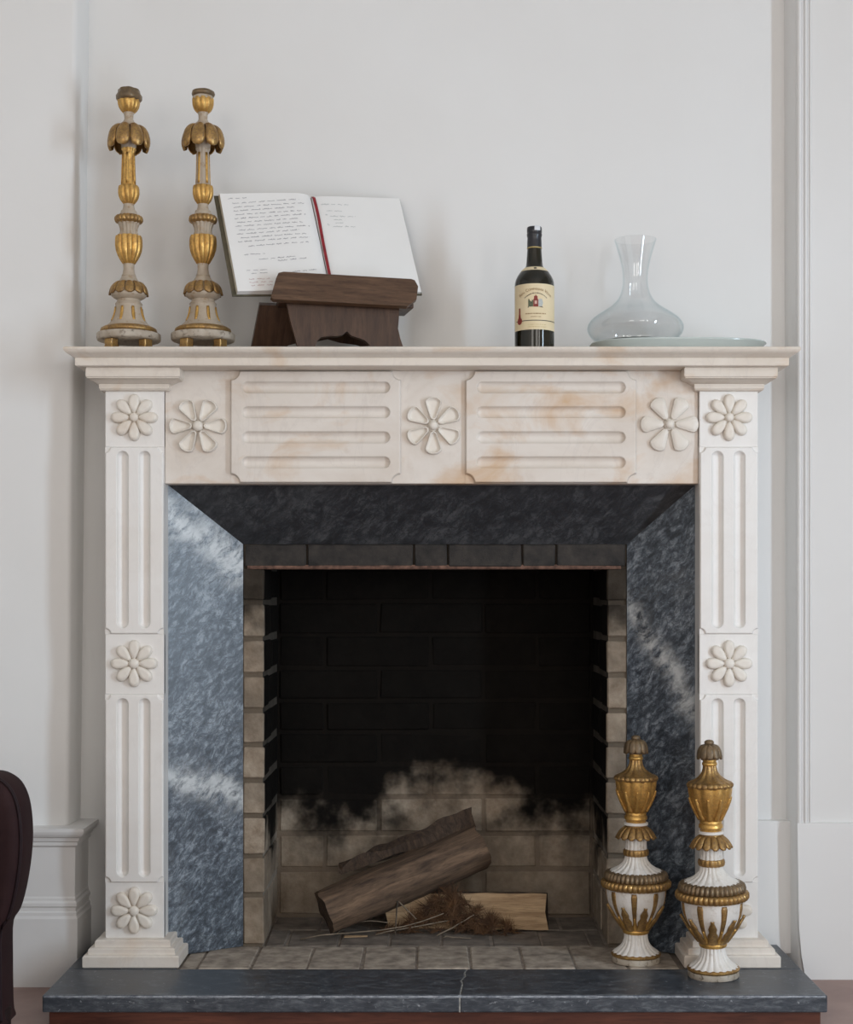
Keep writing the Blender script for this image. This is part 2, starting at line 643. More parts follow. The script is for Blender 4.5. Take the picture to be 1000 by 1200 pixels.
simple('capsule', (0.012, 0.012, 0.016), (0.022, 0.022, 0.028), 30, 0.28)
simple('tax_paper', (0.62, 0.63, 0.65), (0.72, 0.73, 0.75), 60, 0.5)
simple('gold_line', (0.45, 0.34, 0.13), (0.55, 0.42, 0.17), 60, 0.4, 0.4)
simple('dish_glaze', (0.47, 0.52, 0.50), (0.53, 0.58, 0.555), 6, 0.18, 0, 0, False, 0.5)
simple('leather', (0.022, 0.010, 0.011), (0.034, 0.016, 0.016), 14, 0.7, 0, 0.1, False, 0.12)
simple('dark_leg', (0.012, 0.007, 0.007), (0.022, 0.012, 0.011), 20, 0.6, 0, 0, False, 0.15)
simple('chair_piping', (0.016, 0.009, 0.011), (0.022, 0.012, 0.014), 20, 0.6, 0, 0, False, 0.15)

k = NT('bottle_glass')
v_ = k.coord(False)
k.b.inputs['Transmission Weight'].default_value = 0.2
k.b.inputs['IOR'].default_value = 1.5
k.out(k.ramp(k.noise(v_, 9), [(0.3, (0.010, 0.009, 0.004)), (0.7, (0.018, 0.015, 0.006))]), 0.04, 0, 0.5)


def thin_glass(name, tint, edge, refl=1.0):
    """clear thin-walled glass: light passes straight through, reflection by Fresnel, tint grows at grazing angles"""
    k = NT(name)
    k.t.nodes.remove(k.b)
    outn = [n_ for n_ in k.t.nodes if n_.type == 'OUTPUT_MATERIAL'][0]
    tr = k.n('ShaderNodeBsdfTransparent')
    gl = k.n('ShaderNodeBsdfGlossy', i_Roughness=0.02)
    gl.inputs['Color'].default_value = (0.95, 0.98, 1.0, 1)
    lw = k.n('ShaderNodeLayerWeight', i_Blend=0.5)
    fz = k.ramp(k.noise(k.coord(False), 5), [(0.0, 0.96), (1.0, 1.0)])
    col = k.mix(k.math('POWER', lw.outputs['Facing'], 5.0), tint, edge)
    k.l(k.mix(1.0, col, fz, 'MULTIPLY'), tr.inputs['Color'])
    fr = k.math('MULTIPLY_ADD', k.math('POWER', lw.outputs['Facing'], 5.0), 0.80, 0.05)
    mx = k.n('ShaderNodeMixShader')
    k.l(k.math('MULTIPLY', fr, refl), mx.inputs[0])
    k.l(tr.outputs[0], mx.inputs[1])
    k.l(gl.outputs[0], mx.inputs[2])
    k.l(mx.outputs[0], outn.inputs[0])
    return k.m


thin_glass('clear_glass', (0.996, 0.998, 0.998), (0.74, 0.82, 0.82), 0.9)
thin_glass('base_glass', (0.93, 0.955, 0.95), (0.50, 0.62, 0.61), 0.75)

M = MATS

# ------------------------------------------------------------------ the room
WALL_D = 3.765      # back of the recess that holds the fireplace
PL = 3.65           # face of the pier on the left
PR = 3.70           # face of the pier on the right
ZTOP = 3.3
XL, XR, YB = -2.35, 2.45, -2.45
ALC_L0, ALC_L1 = -0.868, -0.893     # left edge of the recess at the ceiling and at the floor (it leans)
ALC_R = 0.902


def struct(o):
    o['kind'] = 'structure'
    return o


struct(box('floor', XL - 0.1, XR + 0.1, YB - 0.1, 4.3, -0.06, 0.0, M['floor_paint']))
struct(box('ceiling', XL - 0.1, XR + 0.1, YB - 0.1, 4.3, ZTOP, ZTOP + 0.08, M['plaster']))

# recess wall: above the mantel and on either side of the firebox
wb = []
wbm = bmesh.new()


def add_box(bm, x0, x1, y0, y1, z0, z1):
    b2 = box_bm(x0, x1, y0, y1, z0, z1)
    me = bpy.data.meshes.new('tmp')
    b2.to_mesh(me)
    b2.free()
    bm.from_mesh(me)
    bpy.data.meshes.remove(me)


add_box(wbm, -1.0, 1.0, WALL_D, 4.25, 1.30, ZTOP)
add_box(wbm, -1.0, -0.56, WALL_D, 4.25, 0.0, 1.30)
add_box(wbm, 0.57, 1.0, WALL_D, 4.25, 0.0, 1.30)
struct(from_bm('wall_back', wbm, M['plaster']))

# left pier: its edge leans a little and has a soft arris
pts = []


def pier(name, sgn, e0, e1, d, far):
    """d: face; e0 / e1: edge at the ceiling and at the floor"""
    zs = [0.0, 0.35, 0.8, 1.2, 1.55, 1.9, 2.4, ZTOP]
    rows = []
    for z in zs:
        t = z / 2.4
        e = e1 + (e0 - e1) * min(1.0, t)
        w = 0.0012 * math.sin(z * 9)
        rows.append([(far, d, z), (e - sgn * 0.012 + w, d, z), (e - sgn * 0.0045 + w, d + 0.0028, z), (e + w, d + 0.012, z),
                     (e + (0.004 if sgn > 0 else -0.018), WALL_D + 0.02, z)])
    n = len(rows[0])
    vv = [p for r in rows for p in r]
    ff = []
    for j in range(len(zs) - 1):
        for i in range(n - 1):
            a = j * n + i
            q = (a, a + 1, a + n + 1, a + n)
            ff.append(q if sgn > 0 else q[::-1])
    bm = bmesh.new()
    bv = [bm.verts.new(p) for p in vv]
    for q in ff:
        bm.faces.new([bv[i] for i in q])
    # thickness: back face
    back = [[bm.verts.new((far, 4.25, z)), bm.verts.new((rows[j][-1][0], 4.25, z))] for j, z in enumerate(zs)]
    for j in range(len(zs) - 1):
        bm.faces.new((back[j][0], back[j][1], back[j + 1][1], back[j + 1][0]))
        bm.faces.new((bv[j * n], bv[(j + 1) * n], back[j + 1][0], back[j][0]))
        bm.faces.new((bv[j * n + n - 1], back[j][1], back[j + 1][1], bv[(j + 1) * n + n - 1]))
    o = from_bm(name, bm, M['plaster'])
    return struct(auto_smooth(o, 50))


pier('wall_left', 1, ALC_L0, ALC_L1, PL, XL - 0.1)
pier('wall_right', -1, ALC_R, ALC_R + 0.006, PR, XR + 0.1)

# the rest of the room, behind and beside the camera
struct(box('wall_side_left', XL - 0.1, XL, YB - 0.1, 4.0, 0, ZTOP, M['plaster']))


def holed_wall(name, axis, pos, a0, a1, holes):
    bm = bmesh.new()
    t = 0.1

    def ab(u0, u1, z0, z1):
        if u1 - u0 < 1e-4 or z1 - z0 < 1e-4:
            return
        if axis == 'x':
            add_box(bm, pos, pos + t, u0, u1, z0, z1)
        else:
            add_box(bm, u0, u1, pos - t, pos, z0, z1)
    u = a0
    for (h0, h1, z0, z1) in holes:
        ab(u, h0, 0, ZTOP)
        ab(h0, h1, 0, z0)
        ab(h0, h1, z1, ZTOP)
        u = h1
    ab(u, a1, 0, ZTOP)
    return struct(from_bm(name, bm, M['plaster']))


holed_wall('wall_side_right', 'x', XR, YB - 0.1, 4.0, [(-1.93, -0.99, 0.68, 2.42), (1.26, 1.58, 0.35, 2.19)])
holed_wall('wall_rear', 'y', YB, XL, XR, [(-2.0, -0.7, 0.68, 2.82), (0.6, 1.9, 0.68, 2.82)])

# ---- left skirting with its moulded cap, wrapped round the corner of the pier
SK = [(0.033, 0.0), (0.033, 0.165), (0.030, 0.172), (0.030, 0.180), (0.027, 0.183), (0.027, 0.192), (0.030, 0.195), (0.030, 0.203),
      (0.026, 0.208), (0.026, 0.214), (0.024, 0.218), (0.024, 0.338), (0.030, 0.343), (0.030, 0.351), (0.034, 0.354), (0.036, 0.362),
      (0.043, 0.366), (0.047, 0.372), (0.049, 0.378), (0.049, 0.386), (0.0, 0.387)]
vv, ff = [], []
for (o_, z) in SK:
    e = ALC_L1 + (ALC_L0 - ALC_L1) * z / 2.4
    vv += [(XL, PL - o_, z), (e + o_, PL - o_, z), (e + o_, WALL_D, z)]
for j in range(len(SK) - 1):
    for i in range(2):
        a = j * 3 + i
        ff.append((a, a + 1, a + 4, a + 3))
o = mk('baseboard_left', vv, ff, M['painted_wood'])
struct(o)

# ---- right skirting: one plain tall board, its end a little out of plumb
bm = bmesh.new()
prof = [(ALC_R + 0.002, 0.387), (ALC_R + 0.004, 0.25), (ALC_R + 0.006, 0.13), (ALC_R + 0.012, 0.06), (ALC_R + 0.022, 0.0), (XR, 0.0), (XR, 0.387)]
o = prism('baseboard_right', prof, PR - 0.012, PR + 0.01, M['painted_wood'], None, 'y')
struct(o)
# skirting inside the recess on the right
struct(box('baseboard_back', 0.80, ALC_R + 0.01, WALL_D - 0.022, WALL_D + 0.01, 0.05, 0.384, M['painted_wood'], bev=0.003))

# ---- beaded trim down the edge of the right pier
bp = []
x0 = ALC_R + 0.002
for k_, (w, h) in enumerate(((0.013, 0.010), (0.005, 0.002), (0.009, 0.007), (0.004, 0.002), (0.006, 0.005))):
    for q in range(9):
        a = PI * q / 8
        bp.append((x0 + w * (1 - math.cos(a)) / 2, PR - 0.001 - h * math.sin(a)))
    x0 += w
bp += [(x0, PR + 0.004), (ALC_R + 0.002, PR + 0.004)]
o = prism('trim_1', bp, 0.387, ZTOP, M['painted_wood'], None, 'z')
auto_smooth(o, 40)
struct(o)

# ------------------------------------------------------------------ the hearth
HZ = 0.075
HB = 3.497   # line where the slate meets the brick floor / plinth fronts
hearth = thing('slate_hearth', (0, 3.38, 0), 'low dark slate hearth on a reddish wooden base in front of the fireplace', 'hearth')
HL, HR, HF = -0.852, 0.866, 3.265
XJ = X(545, 3.3)


def slab(name, pts):
    o = prism(name, pts, HZ - 0.0375, HZ, M['slate'], hearth, 'z', bev=0.003)
    return o


# wavy broken joint between the two front slabs
jz = [(XJ - 0.012, HF), (XJ - 0.008, HF + 0.05), (XJ - 0.004, HF + 0.10), (XJ - 0.006, HF + 0.13), (XJ + 0.004, HF + 0.17), (XJ + 0.003, HF + 0.20), (XJ + 0.010, HB - 0.001)]
g = 0.0012
slab('slab', [(HL, HF), *[(p[0] - g, p[1]) for p in jz], (HL, HB - 0.001)])
slab('slab', [*[(p[0] + g, p[1]) for p in jz], (HR, HB - 0.001), (HR, HF)][::-1])
slab('slab', [(HL, HB + 0.001), (-0.60, HB + 0.001), (-0.60, WALL_D - 0.003), (HL, WALL_D - 0.003)])
slab('slab', [(0.60, HB + 0.001), (HR, HB + 0.001), (HR, WALL_D - 0.025), (0.60, WALL_D - 0.025)])
bm = bmesh.new()
jw = [(p[0], p[1] + (0.001 if i == 0 else 0)) for i, p in enumerate(jz)]
prism('joint', [(p[0] - 0.0017, p[1]) for p in jw] + [(p[0] + 0.0017, p[1]) for p in jw[::-1]], HZ - 0.037, HZ - 0.0015, M['joint_filler'], hearth, 'z')
box('wooden_base', HL + 0.012, HR - 0.012, HF + 0.012, HB, 0.0, HZ - 0.038, M['red_wood'], hearth, bev=0.002)
# chipped pale arris along the front of the slate
nv = 260
vv, ff = [], []
for i in range(nv + 1):
    x = HL + 0.004 + (HR - HL - 0.008) * i / nv
    w1 = 0.0012 + 0.0022 * max(0, noise.noise((x * 31, 0, 0))) + 0.001 * random.random()
    w2 = 0.0012 + 0.0026 * max(0, noise.noise((x * 27, 5, 0))) + 0.001 * random.random()
    vv += [(x, HF + 0.003 + w1, HZ + 0.0003), (x, HF + 0.0004, HZ - 0.001), (x, HF - 0.0003, HZ - 0.003 - w2)]
for i in range(nv):
    a = i * 3
    ff += [(a, a + 1, a + 4, a + 3), (a + 1, a + 2, a + 5, a + 4)]
o = mk('chipped_edge', vv, ff, M['slate_edge'], hearth, world=True)
o['label'] = 'pale chipped front edge of the slate'

# ------------------------------------------------------------------ brick floor of the fireplace
FBL, FBR = -0.4175, 0.4365      # inner faces of the firebox
FB0, FB1 = 3.715, 4.063          # front and back of the firebox
ff_ = struct(box('floor_firebox', -0.599, 0.599, HB + 0.001, 4.20, 0.0, HZ - 0.0035, M['hearth_joint']))
xe = [X(p, 3.49) for p in (165, 230, 293, 359, 423, 488, 552, 615, 676, 738, 800, 862)]
for row, (d0, d1) in enumerate(((HB + 0.003, 3.72), (3.728, 3.90), (3.908, 4.06))):
    off = 0.0 if row == 0 else (0.06 if row == 1 else 0.0)
    for a, b in zip(xe, xe[1:]):
        x0, x1 = a + 0.0025 + off, b - 0.0025 + off
        lim = (-0.632, 0.632) if row == 0 else (FBL, FBR)
        lim = (-0.5915, 0.5915) if row == 0 else lim
        x0, x1 = max(x0, lim[0]), min(x1, lim[1])
        if x1 - x0 < 0.02:
            continue
        dz = random.uniform(-0.002, 0.0008)
        b_ = box('brick', x0, x1, d0, d1, HZ - 0.03, HZ + dz, M['hearth_brick' if row == 0 else 'hearth_ash'], ff_, bev=0.003, jit=0.0015)

# ------------------------------------------------------------------ the firebox
fbm = bmesh.new()
add_box(fbm, FBL - 0.15, FBR + 0.15, FB1 + 0.004, FB1 + 0.14, HZ - 0.07, 1.62)
wf = struct(from_bm('wall_firebox', fbm, M['fire_mortar']))
sbm = bmesh.new()
add_box(sbm, FBL - 0.14, FBL - 0.004, FB0 + 0.008, FB1 + 0.1, HZ - 0.07, 1.45)
add_box(sbm, FBR + 0.004, FBR + 0.14, FB0 + 0.008, FB1 + 0.1, HZ - 0.07, 1.45)
add_box(sbm, FBL - 0.14, FBR + 0.14, 3.78, FB1 + 0.1, 1.40, 1.50)
ws = from_bm('side_mortar', sbm, M['side_mortar'], wf)
CZ = [0.075, 0.203, 0.300, 0.400, 0.488, 0.577, 0.662, 0.751, 0.841, 0.932, 1.022, 1.112, 1.205, 1.30, 1.395]
A_ = [X(p, FB1) for p in (381, 505, 630)]
B_ = [X(p, FB1) for p in (444, 567)]
for c, (z0, z1) in enumerate(zip(CZ, CZ[1:])):
    js = [FBL] + (A_ if c % 2 == 1 else B_) + [FBR]
    for x0, x1 in zip(js, js[1:]):
        pr = random.uniform(-0.003, 0.002)
        box('brick', x0 + 0.004, x1 - 0.004, FB1 - pr, FB1 + 0.05, z0 + 0.005, z1 - 0.005, M['firebrick'], wf, bev=0.004, jit=0.002)
    # side walls: the front brick of each course shows its end as the jamb
    jy = 3.90 if c % 2 else 3.845
    for s, xi in ((-1, FBL), (1, FBR)):
        xo = X(285, FB0) if s < 0 else X(735, FB0)
        for d0, d1 in ((FB0, jy - 0.005), (jy + 0.005, FB1 - 0.004)):
            pr = random.uniform(-0.002, 0.002)
            x0, x1 = sorted((xi + pr, xo - 0.03 * (-s) if False else xo))
            box('brick', x0, x1, d0 + random.uniform(0, 0.002), d1, z0 + (0.011 if d0 > FB0 else 0.006), z1 - (0.009 if d0 > FB0 else 0.006), M['firebrick'], wf, bev=0.003, jit=0.0012)

# lintel course over the opening
lin = struct(box('wall_lintel', X(285, FB0), X(735, FB0), FB0 + 0.006, FB0 + 0.10, 1.022, 1.40, M['fire_mortar']))
le = [X(p, FB0) for p in (286, 359.5, 485, 525, 612, 652, 734)]
for a, b in zip(le, le[1:]):
    box('brick', a + 0.002, b - 0.002, FB0 - random.uniform(0, 0.003), FB0 + 0.09, 1.0205, 1.0765, M['lintel_brick'], lin, bev=0.003, jit=0.0012)
# thin rusty bar that carries the lintel
n_ = 60
vv, ff = [], []
for i in range(n_ + 1):
    x = X(290, FB0) + (X(728, FB0) - X(290, FB0)) * i / n_
    h = 0.0035 + 0.004 * max(0, noise.noise((x * 14, 3, 0)))
    y = FB0 - 0.001
    vv += [(x, y, 1.0145), (x, y - 0.0015, 1.0145 + h * 0.6), (x, y + 0.002, 1.0215 + h), (x, y + 0.06, 1.0145)]
for i in range(n_):
    a = i * 4
    ff += [(a, a + 4, a + 5, a + 1), (a + 1, a + 5, a + 6, a + 2), (a + 3, a + 7, a + 4, a)]
mk('lintel_bar', vv, ff, M['rusty_iron'], lin)

# ------------------------------------------------------------------ the marble surround
sur = thing('fireplace_surround', (0, 3.6, HZ), 'carved white marble mantelpiece with fluted panels and flower rosettes', 'mantelpiece')
PI0, PO0 = 0.636, 0.775        # inner and outer edges of the pilasters
PF = 3.545                      # pilaster face
PZ0, PZ1 = 0.1365, 1.434
ST = 1.527                      # top of the shelf


def ring_profile(name, x0, x1, yf, yb, prof, mat, parent, sides=(1, 1)):
    """moulding run round three sides of a block; prof [(offset, z)] bottom to top"""
    bm = bmesh.new()
    rows = []
    for (o_, z) in prof:
        rows.append([bm.verts.new(p) for p in ((x0 - o_ * sides[0], yb, z), (x0 - o_ * sides[0], yf - o_, z),
                                                (x1 + o_ * sides[1], yf - o_, z), (x1 + o_ * sides[1], yb, z))])
    for A, B in zip(rows, rows[1:]):
        for i in range(4):
            bm.faces.new((A[i], A[(i + 1) % 4], B[(i + 1) % 4], B[i]))
    bm.faces.new(rows[0][::-1])
    bm.faces.new(rows[-1])
    o = from_bm(name, bm, mat, parent, world=True)
    return auto_smooth(o, 28)


# shelf with its moulded edge
shelf_prof = [(-0.003, 1.4845), (0.0, 1.4865), (0.0, 1.5025), (-0.001, 1.504), (0.003, 1.5055), (0.0055, 1.508), (0.0125, 1.5115), (0.0185, 1.5145),
              (0.0215, 1.518), (0.0228, 1.5215), (0.0222, 1.525), (0.019, ST)]
ring_profile('mantel_shelf', -0.832, 0.834, 3.483, WALL_D - 0.001, shelf_prof, M['marble_shelf'], sur)
# frieze body
box('frieze', -PI0, PI0, 3.5575, 3.76, 1.2155, 1.4845, M['marble_frieze'], sur, bev=0.0015)


def height_panel(name, x0, x1, z0, z1, yb, hmax, notch, flutes, mat, parent, step=0.0012, coarse='z', skirt=0.0):
    """raised panel with scooped corners and round-ended flutes; flutes: (xa, za, xb, zb, r, depth)"""
    def axis_pts(a, b, marks, fine):
        # fine steps everywhere or only near the marks
        out = []
        t = a
        while t < b - 1e-6:
            out.append(t)
            near = min(abs(t - m_) for m_ in marks)
            st = step if fine else (step if near < 0.028 else 0.02)
            if not fine and near >= 0.028:
                st = max(step, min(0.02, near - 0.0275))
            t += st
        out.append(b)
        return out
    if coarse == 'z':
        xs = axis_pts(x0, x1, [x0], True)
        zm = [z0, z1] + [f_[1] for f_ in flutes] + [f_[3] for f_ in flutes]
        zs = axis_pts(z0, z1, zm, False)
    else:
        zs = axis_pts(z0, z1, [z0], True)
        xm = [x0, x1] + [f_[0] for f_ in flutes] + [f_[2] for f_ in flutes]
        xs = axis_pts(x0, x1, xm, False)

    def sst(t):
        t = min(1, max(0, t))
        return t * t * (3 - 2 * t)

    def h(x, z):
        d = min(x - x0, x1 - x, z - z0, z1 - z)
        for cx in (x0, x1):
            for cz in (z0, z1):
                d = min(d, math.hypot(x - cx, z - cz) - notch)
        v = hmax * sst((d + 0.0002) / 0.0028)
        for (xa, za, xb, zb, r, dep) in flutes:
            L2 = (xb - xa) ** 2 + (zb - za) ** 2
            t = min(1, max(0, ((x - xa) * (xb - xa) + (z - za) * (zb - za)) / L2))
            dd = math.hypot(x - xa - t * (xb - xa), z - za - t * (zb - za))
            if dd < r:
                v -= dep * min(1.0, math.sqrt(max(0, 1 - (dd / r) ** 2)) * 1.02)
        return v
    nx, nz = len(xs), len(zs)
    vv = [(x, yb - h(x, z), z) for z in zs for x in xs]
    ff = []
    for j in range(nz - 1):
        for i in range(nx - 1):
            a = j * nx + i
            ff.append((a, a + 1, a + nx + 1, a + nx))
    o = mk(name, vv, ff, mat, parent, smooth=True, world=True)
    if skirt:
        # edges of the slab, back to the body of the pilaster
        per = [i for i in range(nx)] + [j * nx + nx - 1 for j in range(1, nz)] + [(nz - 1) * nx + i for i in range(nx - 2, -1, -1)] + [j * nx for j in range(nz - 2, 0, -1)]
        v2 = [vv[i] for i in per] + [(vv[i][0], yb + skirt, vv[i][2]) for i in per]
        q = len(per)
        f2 = [(i, i + q, (i + 1) % q + q, (i + 1) % q) for i in range(q)]
        me2 = bpy.data.meshes.new('skirt')
        w = wloc(parent)
        me2.from_pydata([(p[0] - w.x, p[1] - w.y, p[2] - w.z) for p in v2], [], f2)
        bm = bmesh.new()
        bm.from_mesh(o.data)
        for f_ in bm.faces:
            f_.smooth = True
        n0 = len(bm.faces)
        bm.from_mesh(me2)
        bm.to_mesh(o.data)
        bm.free()
        bpy.data.meshes.remove(me2)
    return o


# frieze panels: four lying flutes each
for (xa, xb, fa, fb) in ((X(270, 3.548), X(470, 3.548), X(284, 3.548), X(457, 3.548)), (X(545.5, 3.548), X(746.5, 3.548), X(559, 3.548), X(733, 3.548))):
    r = 0.0136
    fl = []
    for py in (454, 483.3, 512.6, 542):
        z = Z(py, 3.548)
        fl.append((fa + r, z, fb - r, z, r, 0.0100))
    height_panel('fluted_panel', xa, xb, 1.2165, 1.4835, 3.5565, 0.0105, 0.021, fl, M['marble_frieze'], sur, 0.0014, 'x')

PTOPS = ((X(0, 1), 0),)
for s in (-1, 1):
    x0, x1 = sorted((s * PI0, s * PO0))
    pil = box('pilaster', x0, x1, PF + 0.010, WALL_D - 0.002, PZ0 - 0.002, PZ1 + 0.002, M['marble'], sur, bev=0.0005)
    for (ya, yb_) in ((455, 524), (743, 813.5), (1034, 1103)):
        box('block', x0, x1, PF, PF + 0.02, Z(yb_, PF), Z(ya, PF), M['marble'], pil, bev=0.0012)
    cx = (x0 + x1) / 2
    for (ya, yb_) in ((524, 743), (813.5, 1034)):
        za, zb = Z(yb_, PF), Z(ya, PF)
        fl = []
        for dx in (-0.0275, 0.0245):
            r = 0.0135
            fl.append((cx + dx, za + 0.014 + r, cx + dx, zb - 0.010 - r, r, 0.0125))
        height_panel('fluted_panel', x0, x1, za, zb, PF - 0.0003, 0.005, 0.0125, fl, M['marble'], pil, 0.0012, 'z', 0.012)
    # capital
    cap = [(0.0, 1.4335), (0.012, 1.4345), (0.0135, 1.436), (0.0155, 1.4395), (0.0155, 1.4445), (0.0165, 1.4455), (0.0165, 1.4485), (0.019, 1.4495), (0.022, 1.4505), (0.030, 1.4545),
           (0.038, 1.4575), (0.0455, 1.4590), (0.0455, 1.4605), (0.0480, 1.4625), (0.0485, 1.466), (0.0485, 1.4790), (0.0470, 1.4842)]
    ring_profile('capital', x0, x1, PF, WALL_D - 0.003, cap, M['marble_shelf'], sur, (0.73, 0.95) if s < 0 else (0.90, 0.74))
    pl = [(0.041, HZ + 0.0005), (0.0435, HZ + 0.003), (0.0435, 0.1015), (0.041, 0.1045), (0.033, 0.1055), (0.0325, 0.107), (0.0325, 0.1165), (0.030, 0.1195), (0.0205, 0.1205),
          (0.0195, 0.122), (0.0195, 0.1335), (0.016, 0.1362), (0.0, 0.1370)]
    ring_profile('plinth', x0, x1, PF - 0.003, WALL_D - 0.03, pl, M['marble_plinth'], sur)


# flowers: petals and a button, each petal a piece of its own
def petal_mesh(name, r0, r1, w, style, hh, mat):
    """petal lying in the x-z plane pointing +x, relief towards -y"""
    n = 28
    L = r1 - r0
    out = []
    for i in range(n):
        a = 2 * PI * i / n
        cx_ = r0 + L * (0.5 - 0.5 * math.cos(a))
        t = (cx_ - r0) / L
        if style == 'egg':
            ww = w * math.sqrt(max(0, t * (1 - t))) * 2 * (0.62 + 0.55 * t) * 0.92
        else:
            ww = w * max(0.0, min(1.0, (0.28 + 0.9 * t))) * min(1, math.sqrt(max(0, 1 - ((t - 0.74) / 0.26) ** 2)) if t > 0.74 else 1) * min(1.0, t / 0.06 if t < 0.06 else 1)
        out.append((cx_, ww * (1 if a < PI else -1)))
    cx0 = r0 + L * 0.58
    if style == 'rim':
        rings = [(1.0, 0.0), (0.97, 0.8), (0.93, 1.0), (0.87, 1.0), (0.82, 0.75), (0.76, 0.42), (0.5, 0.34), (0.2, 0.34)]
    elif style == 'pillow':
        rings = [(1.0, 0.0), (0.98, 0.55), (0.93, 0.8), (0.86, 0.78), (0.80, 0.86), (0.6, 1.0), (0.3, 1.05)]
    else:
        rings = [(1.0, 0.0), (0.97, 0.45), (0.90, 0.72), (0.78, 0.90), (0.55, 1.0), (0.3, 0.98)]
    vv, ff = [], []
    for (s_, h_) in rings:
        for (px_, pz_) in out:
            vv.append((cx0 + (px_ - cx0) * s_, -h_ * hh, pz_ * s_))
    for j in range(len(rings) - 1):
        for i in range(n):
            a, b = j * n + i, j * n + (i + 1) % n
            ff.append((a, b, b + n, a + n))
    ff.append(tuple((len(rings) - 1) * n + i for i in range(n)))
    bm = bmesh.new()
    bv = [bm.verts.new(p) for p in vv]
    for q in ff:
        bm.faces.new([bv[i] for i in q])
    bmesh.ops.remove_doubles(bm, verts=bm.verts, dist=1e-6)
    bmesh.ops.recalc_face_normals(bm, faces=bm.faces)
    me = bpy.data.meshes.new(name)
    bm.to_mesh(me)
    bm.free()
    # outward is -y
    if sum(p.normal.y * p.area for p in me.polygons) > 0:
        me.flip_normals()
    me.polygons.foreach_set('use_smooth', [True] * len(me.polygons))
    me.materials.append(mat)
    return me


def button_mesh(name, r, hh, mat, ringed=False):
    n = 24
    rings = [(1.25, 0.0), (1.2, 0.25), (1.08, 0.3), (1.02, 0.02), (1.0, 0.55), (0.85, 0.85), (0.6, 1.0), (0.3, 1.06)] if ringed else \
            [(1.0, 0.0), (0.98, 0.5), (0.85, 0.82), (0.6, 1.0), (0.3, 1.08)]
    vv, ff = [], []
    for s_, h_ in rings:
        for i in range(n):
            a = 2 * PI * i / n
            vv.append((r * s_ * math.cos(a), -h_ * hh, r * s_ * math.sin(a)))
    for j in range(len(rings) - 1):
        for i in range(n):
            a, b = j * n + i, j * n + (i + 1) % n
            ff.append((a, a + n, b + n, b))
    ff.append(tuple((len(rings) - 1) * n + i for i in range(n)))
    me = bpy.data.meshes.new(name)
    bm = bmesh.new()
    bv = [bm.verts.new(p) for p in vv]
    for q in ff:
        bm.faces.new([bv[i] for i in q])
    bmesh.ops.recalc_face_normals(bm, faces=bm.faces)
    bm.to_mesh(me)
    bm.free()
    if sum(p.normal.y * p.area for p in me.polygons) > 0:
        me.flip_normals()
    me.polygons.foreach_set('use_smooth', [True] * len(me.polygons))
    me.materials.append(mat)
    return me


def flower(px, py, d, n, start, petal, button, label=None):
    w = wloc(sur)
    base = mk('flower', *lathe_data([(0.004, -0.001), (0.014, 0.0), (0.013, 0.0015)], 20), M['marble_flower'], sur)
    # lie the small backing disc against the stone (axis along -y)
    base.location = (X(px, d) - w.x, d - w.y, Z(py, d) - w.z)
    me = base.data
    for v in me.vertices:
        x, y, z = v.co
        v.co = (x, -z, y)
    me.flip_normals()
    for k_ in range(n):
        link('petal', petal, None, base, rot=(0, -(start + 2 * PI * k_ / n), 0), loc=(0, -0.0002, 0))
    link('button', button, None, base, loc=(0, -0.001, 0))
    return base


p_rim = petal_mesh('petal', 0.0120, 0.0690, 0.0200, 'rim', 0.0125, M['marble_flower'])
p_rim2 = petal_mesh('petal', 0.0120, 0.0690, 0.0205, 'rim', 0.0110, M['marble_flower'])
p_pil = petal_mesh('petal', 0.0120, 0.0700, 0.0205, 'pillow', 0.0115, M['marble_flower'])
p_egg = petal_mesh('petal', 0.0090, 0.0560, 0.0158, 'egg', 0.0135, M['marble_flower'])
b_s = button_mesh('button', 0.0130, 0.0145, M['marble_flower'])
b_r = button_mesh('button', 0.0108, 0.0145, M['marble_flower'], True)
flower(232.5, 499.5, 3.557, 6, 0, p_rim, b_s)
flower(508, 499, 3.557, 6, PI / 6, p_rim2, b_r)
flower(784.5, 497.5, 3.557, 6, 0, p_pil, b_r)
for px in (X(0, 1),):
    pass
for s in (-1, 1):
    for py in (489.5, 777.5, 1066.5):
        pxx = 506 + s * 0.7055 * F / PF
        flower(pxx, py, PF, 8, 0, p_egg, b_r if py < 500 else b_s)

# grey marble slips and soffit
SB = 3.716
TF, TB = 1.2155, 1.0765
xl0, xl1 = -PI0, X(285, SB) + 0.0
xr0, xr1 = PI0, X(735, SB)
SF = 3.604


def plate(name, quad, thick_vec, mat, parent):
    bm = bmesh.new()
    A = [bm.verts.new(p) for p in quad]
    B = [bm.verts.new(Vector(p) + Vector(thick_vec)) for p in quad]
    bm.faces.new(A)
    bm.faces.new(B[::-1])
    for i in range(4):
        bm.faces.new((A[i], B[i], B[(i + 1) % 4], A[(i + 1) % 4]))
    return from_bm(name, bm, mat, parent, world=True)


o = plate('slip', [(xl0, SF, HZ + 0.002), (xl1, SB, HZ + 0.002), (xl1, SB, TB), (xl0, SF, TF)], (-0.002, 0.025, 0), M['slip_marble'], sur)
o['label'] = 'blue-grey veined marble slip on the left of the opening'
o = plate('slip', [(xr0, SF, HZ + 0.002), (xr1, SB, HZ + 0.002), (xr1, SB, TB), (xr0, SF, TF)], (0.002, 0.025, 0), M['slip_marble'], sur)
o['label'] = 'dark grey veined marble slip on the right of the opening'
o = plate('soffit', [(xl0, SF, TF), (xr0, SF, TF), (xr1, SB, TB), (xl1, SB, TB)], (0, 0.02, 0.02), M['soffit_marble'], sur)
o['label'] = 'sloping dark grey marble soffit'

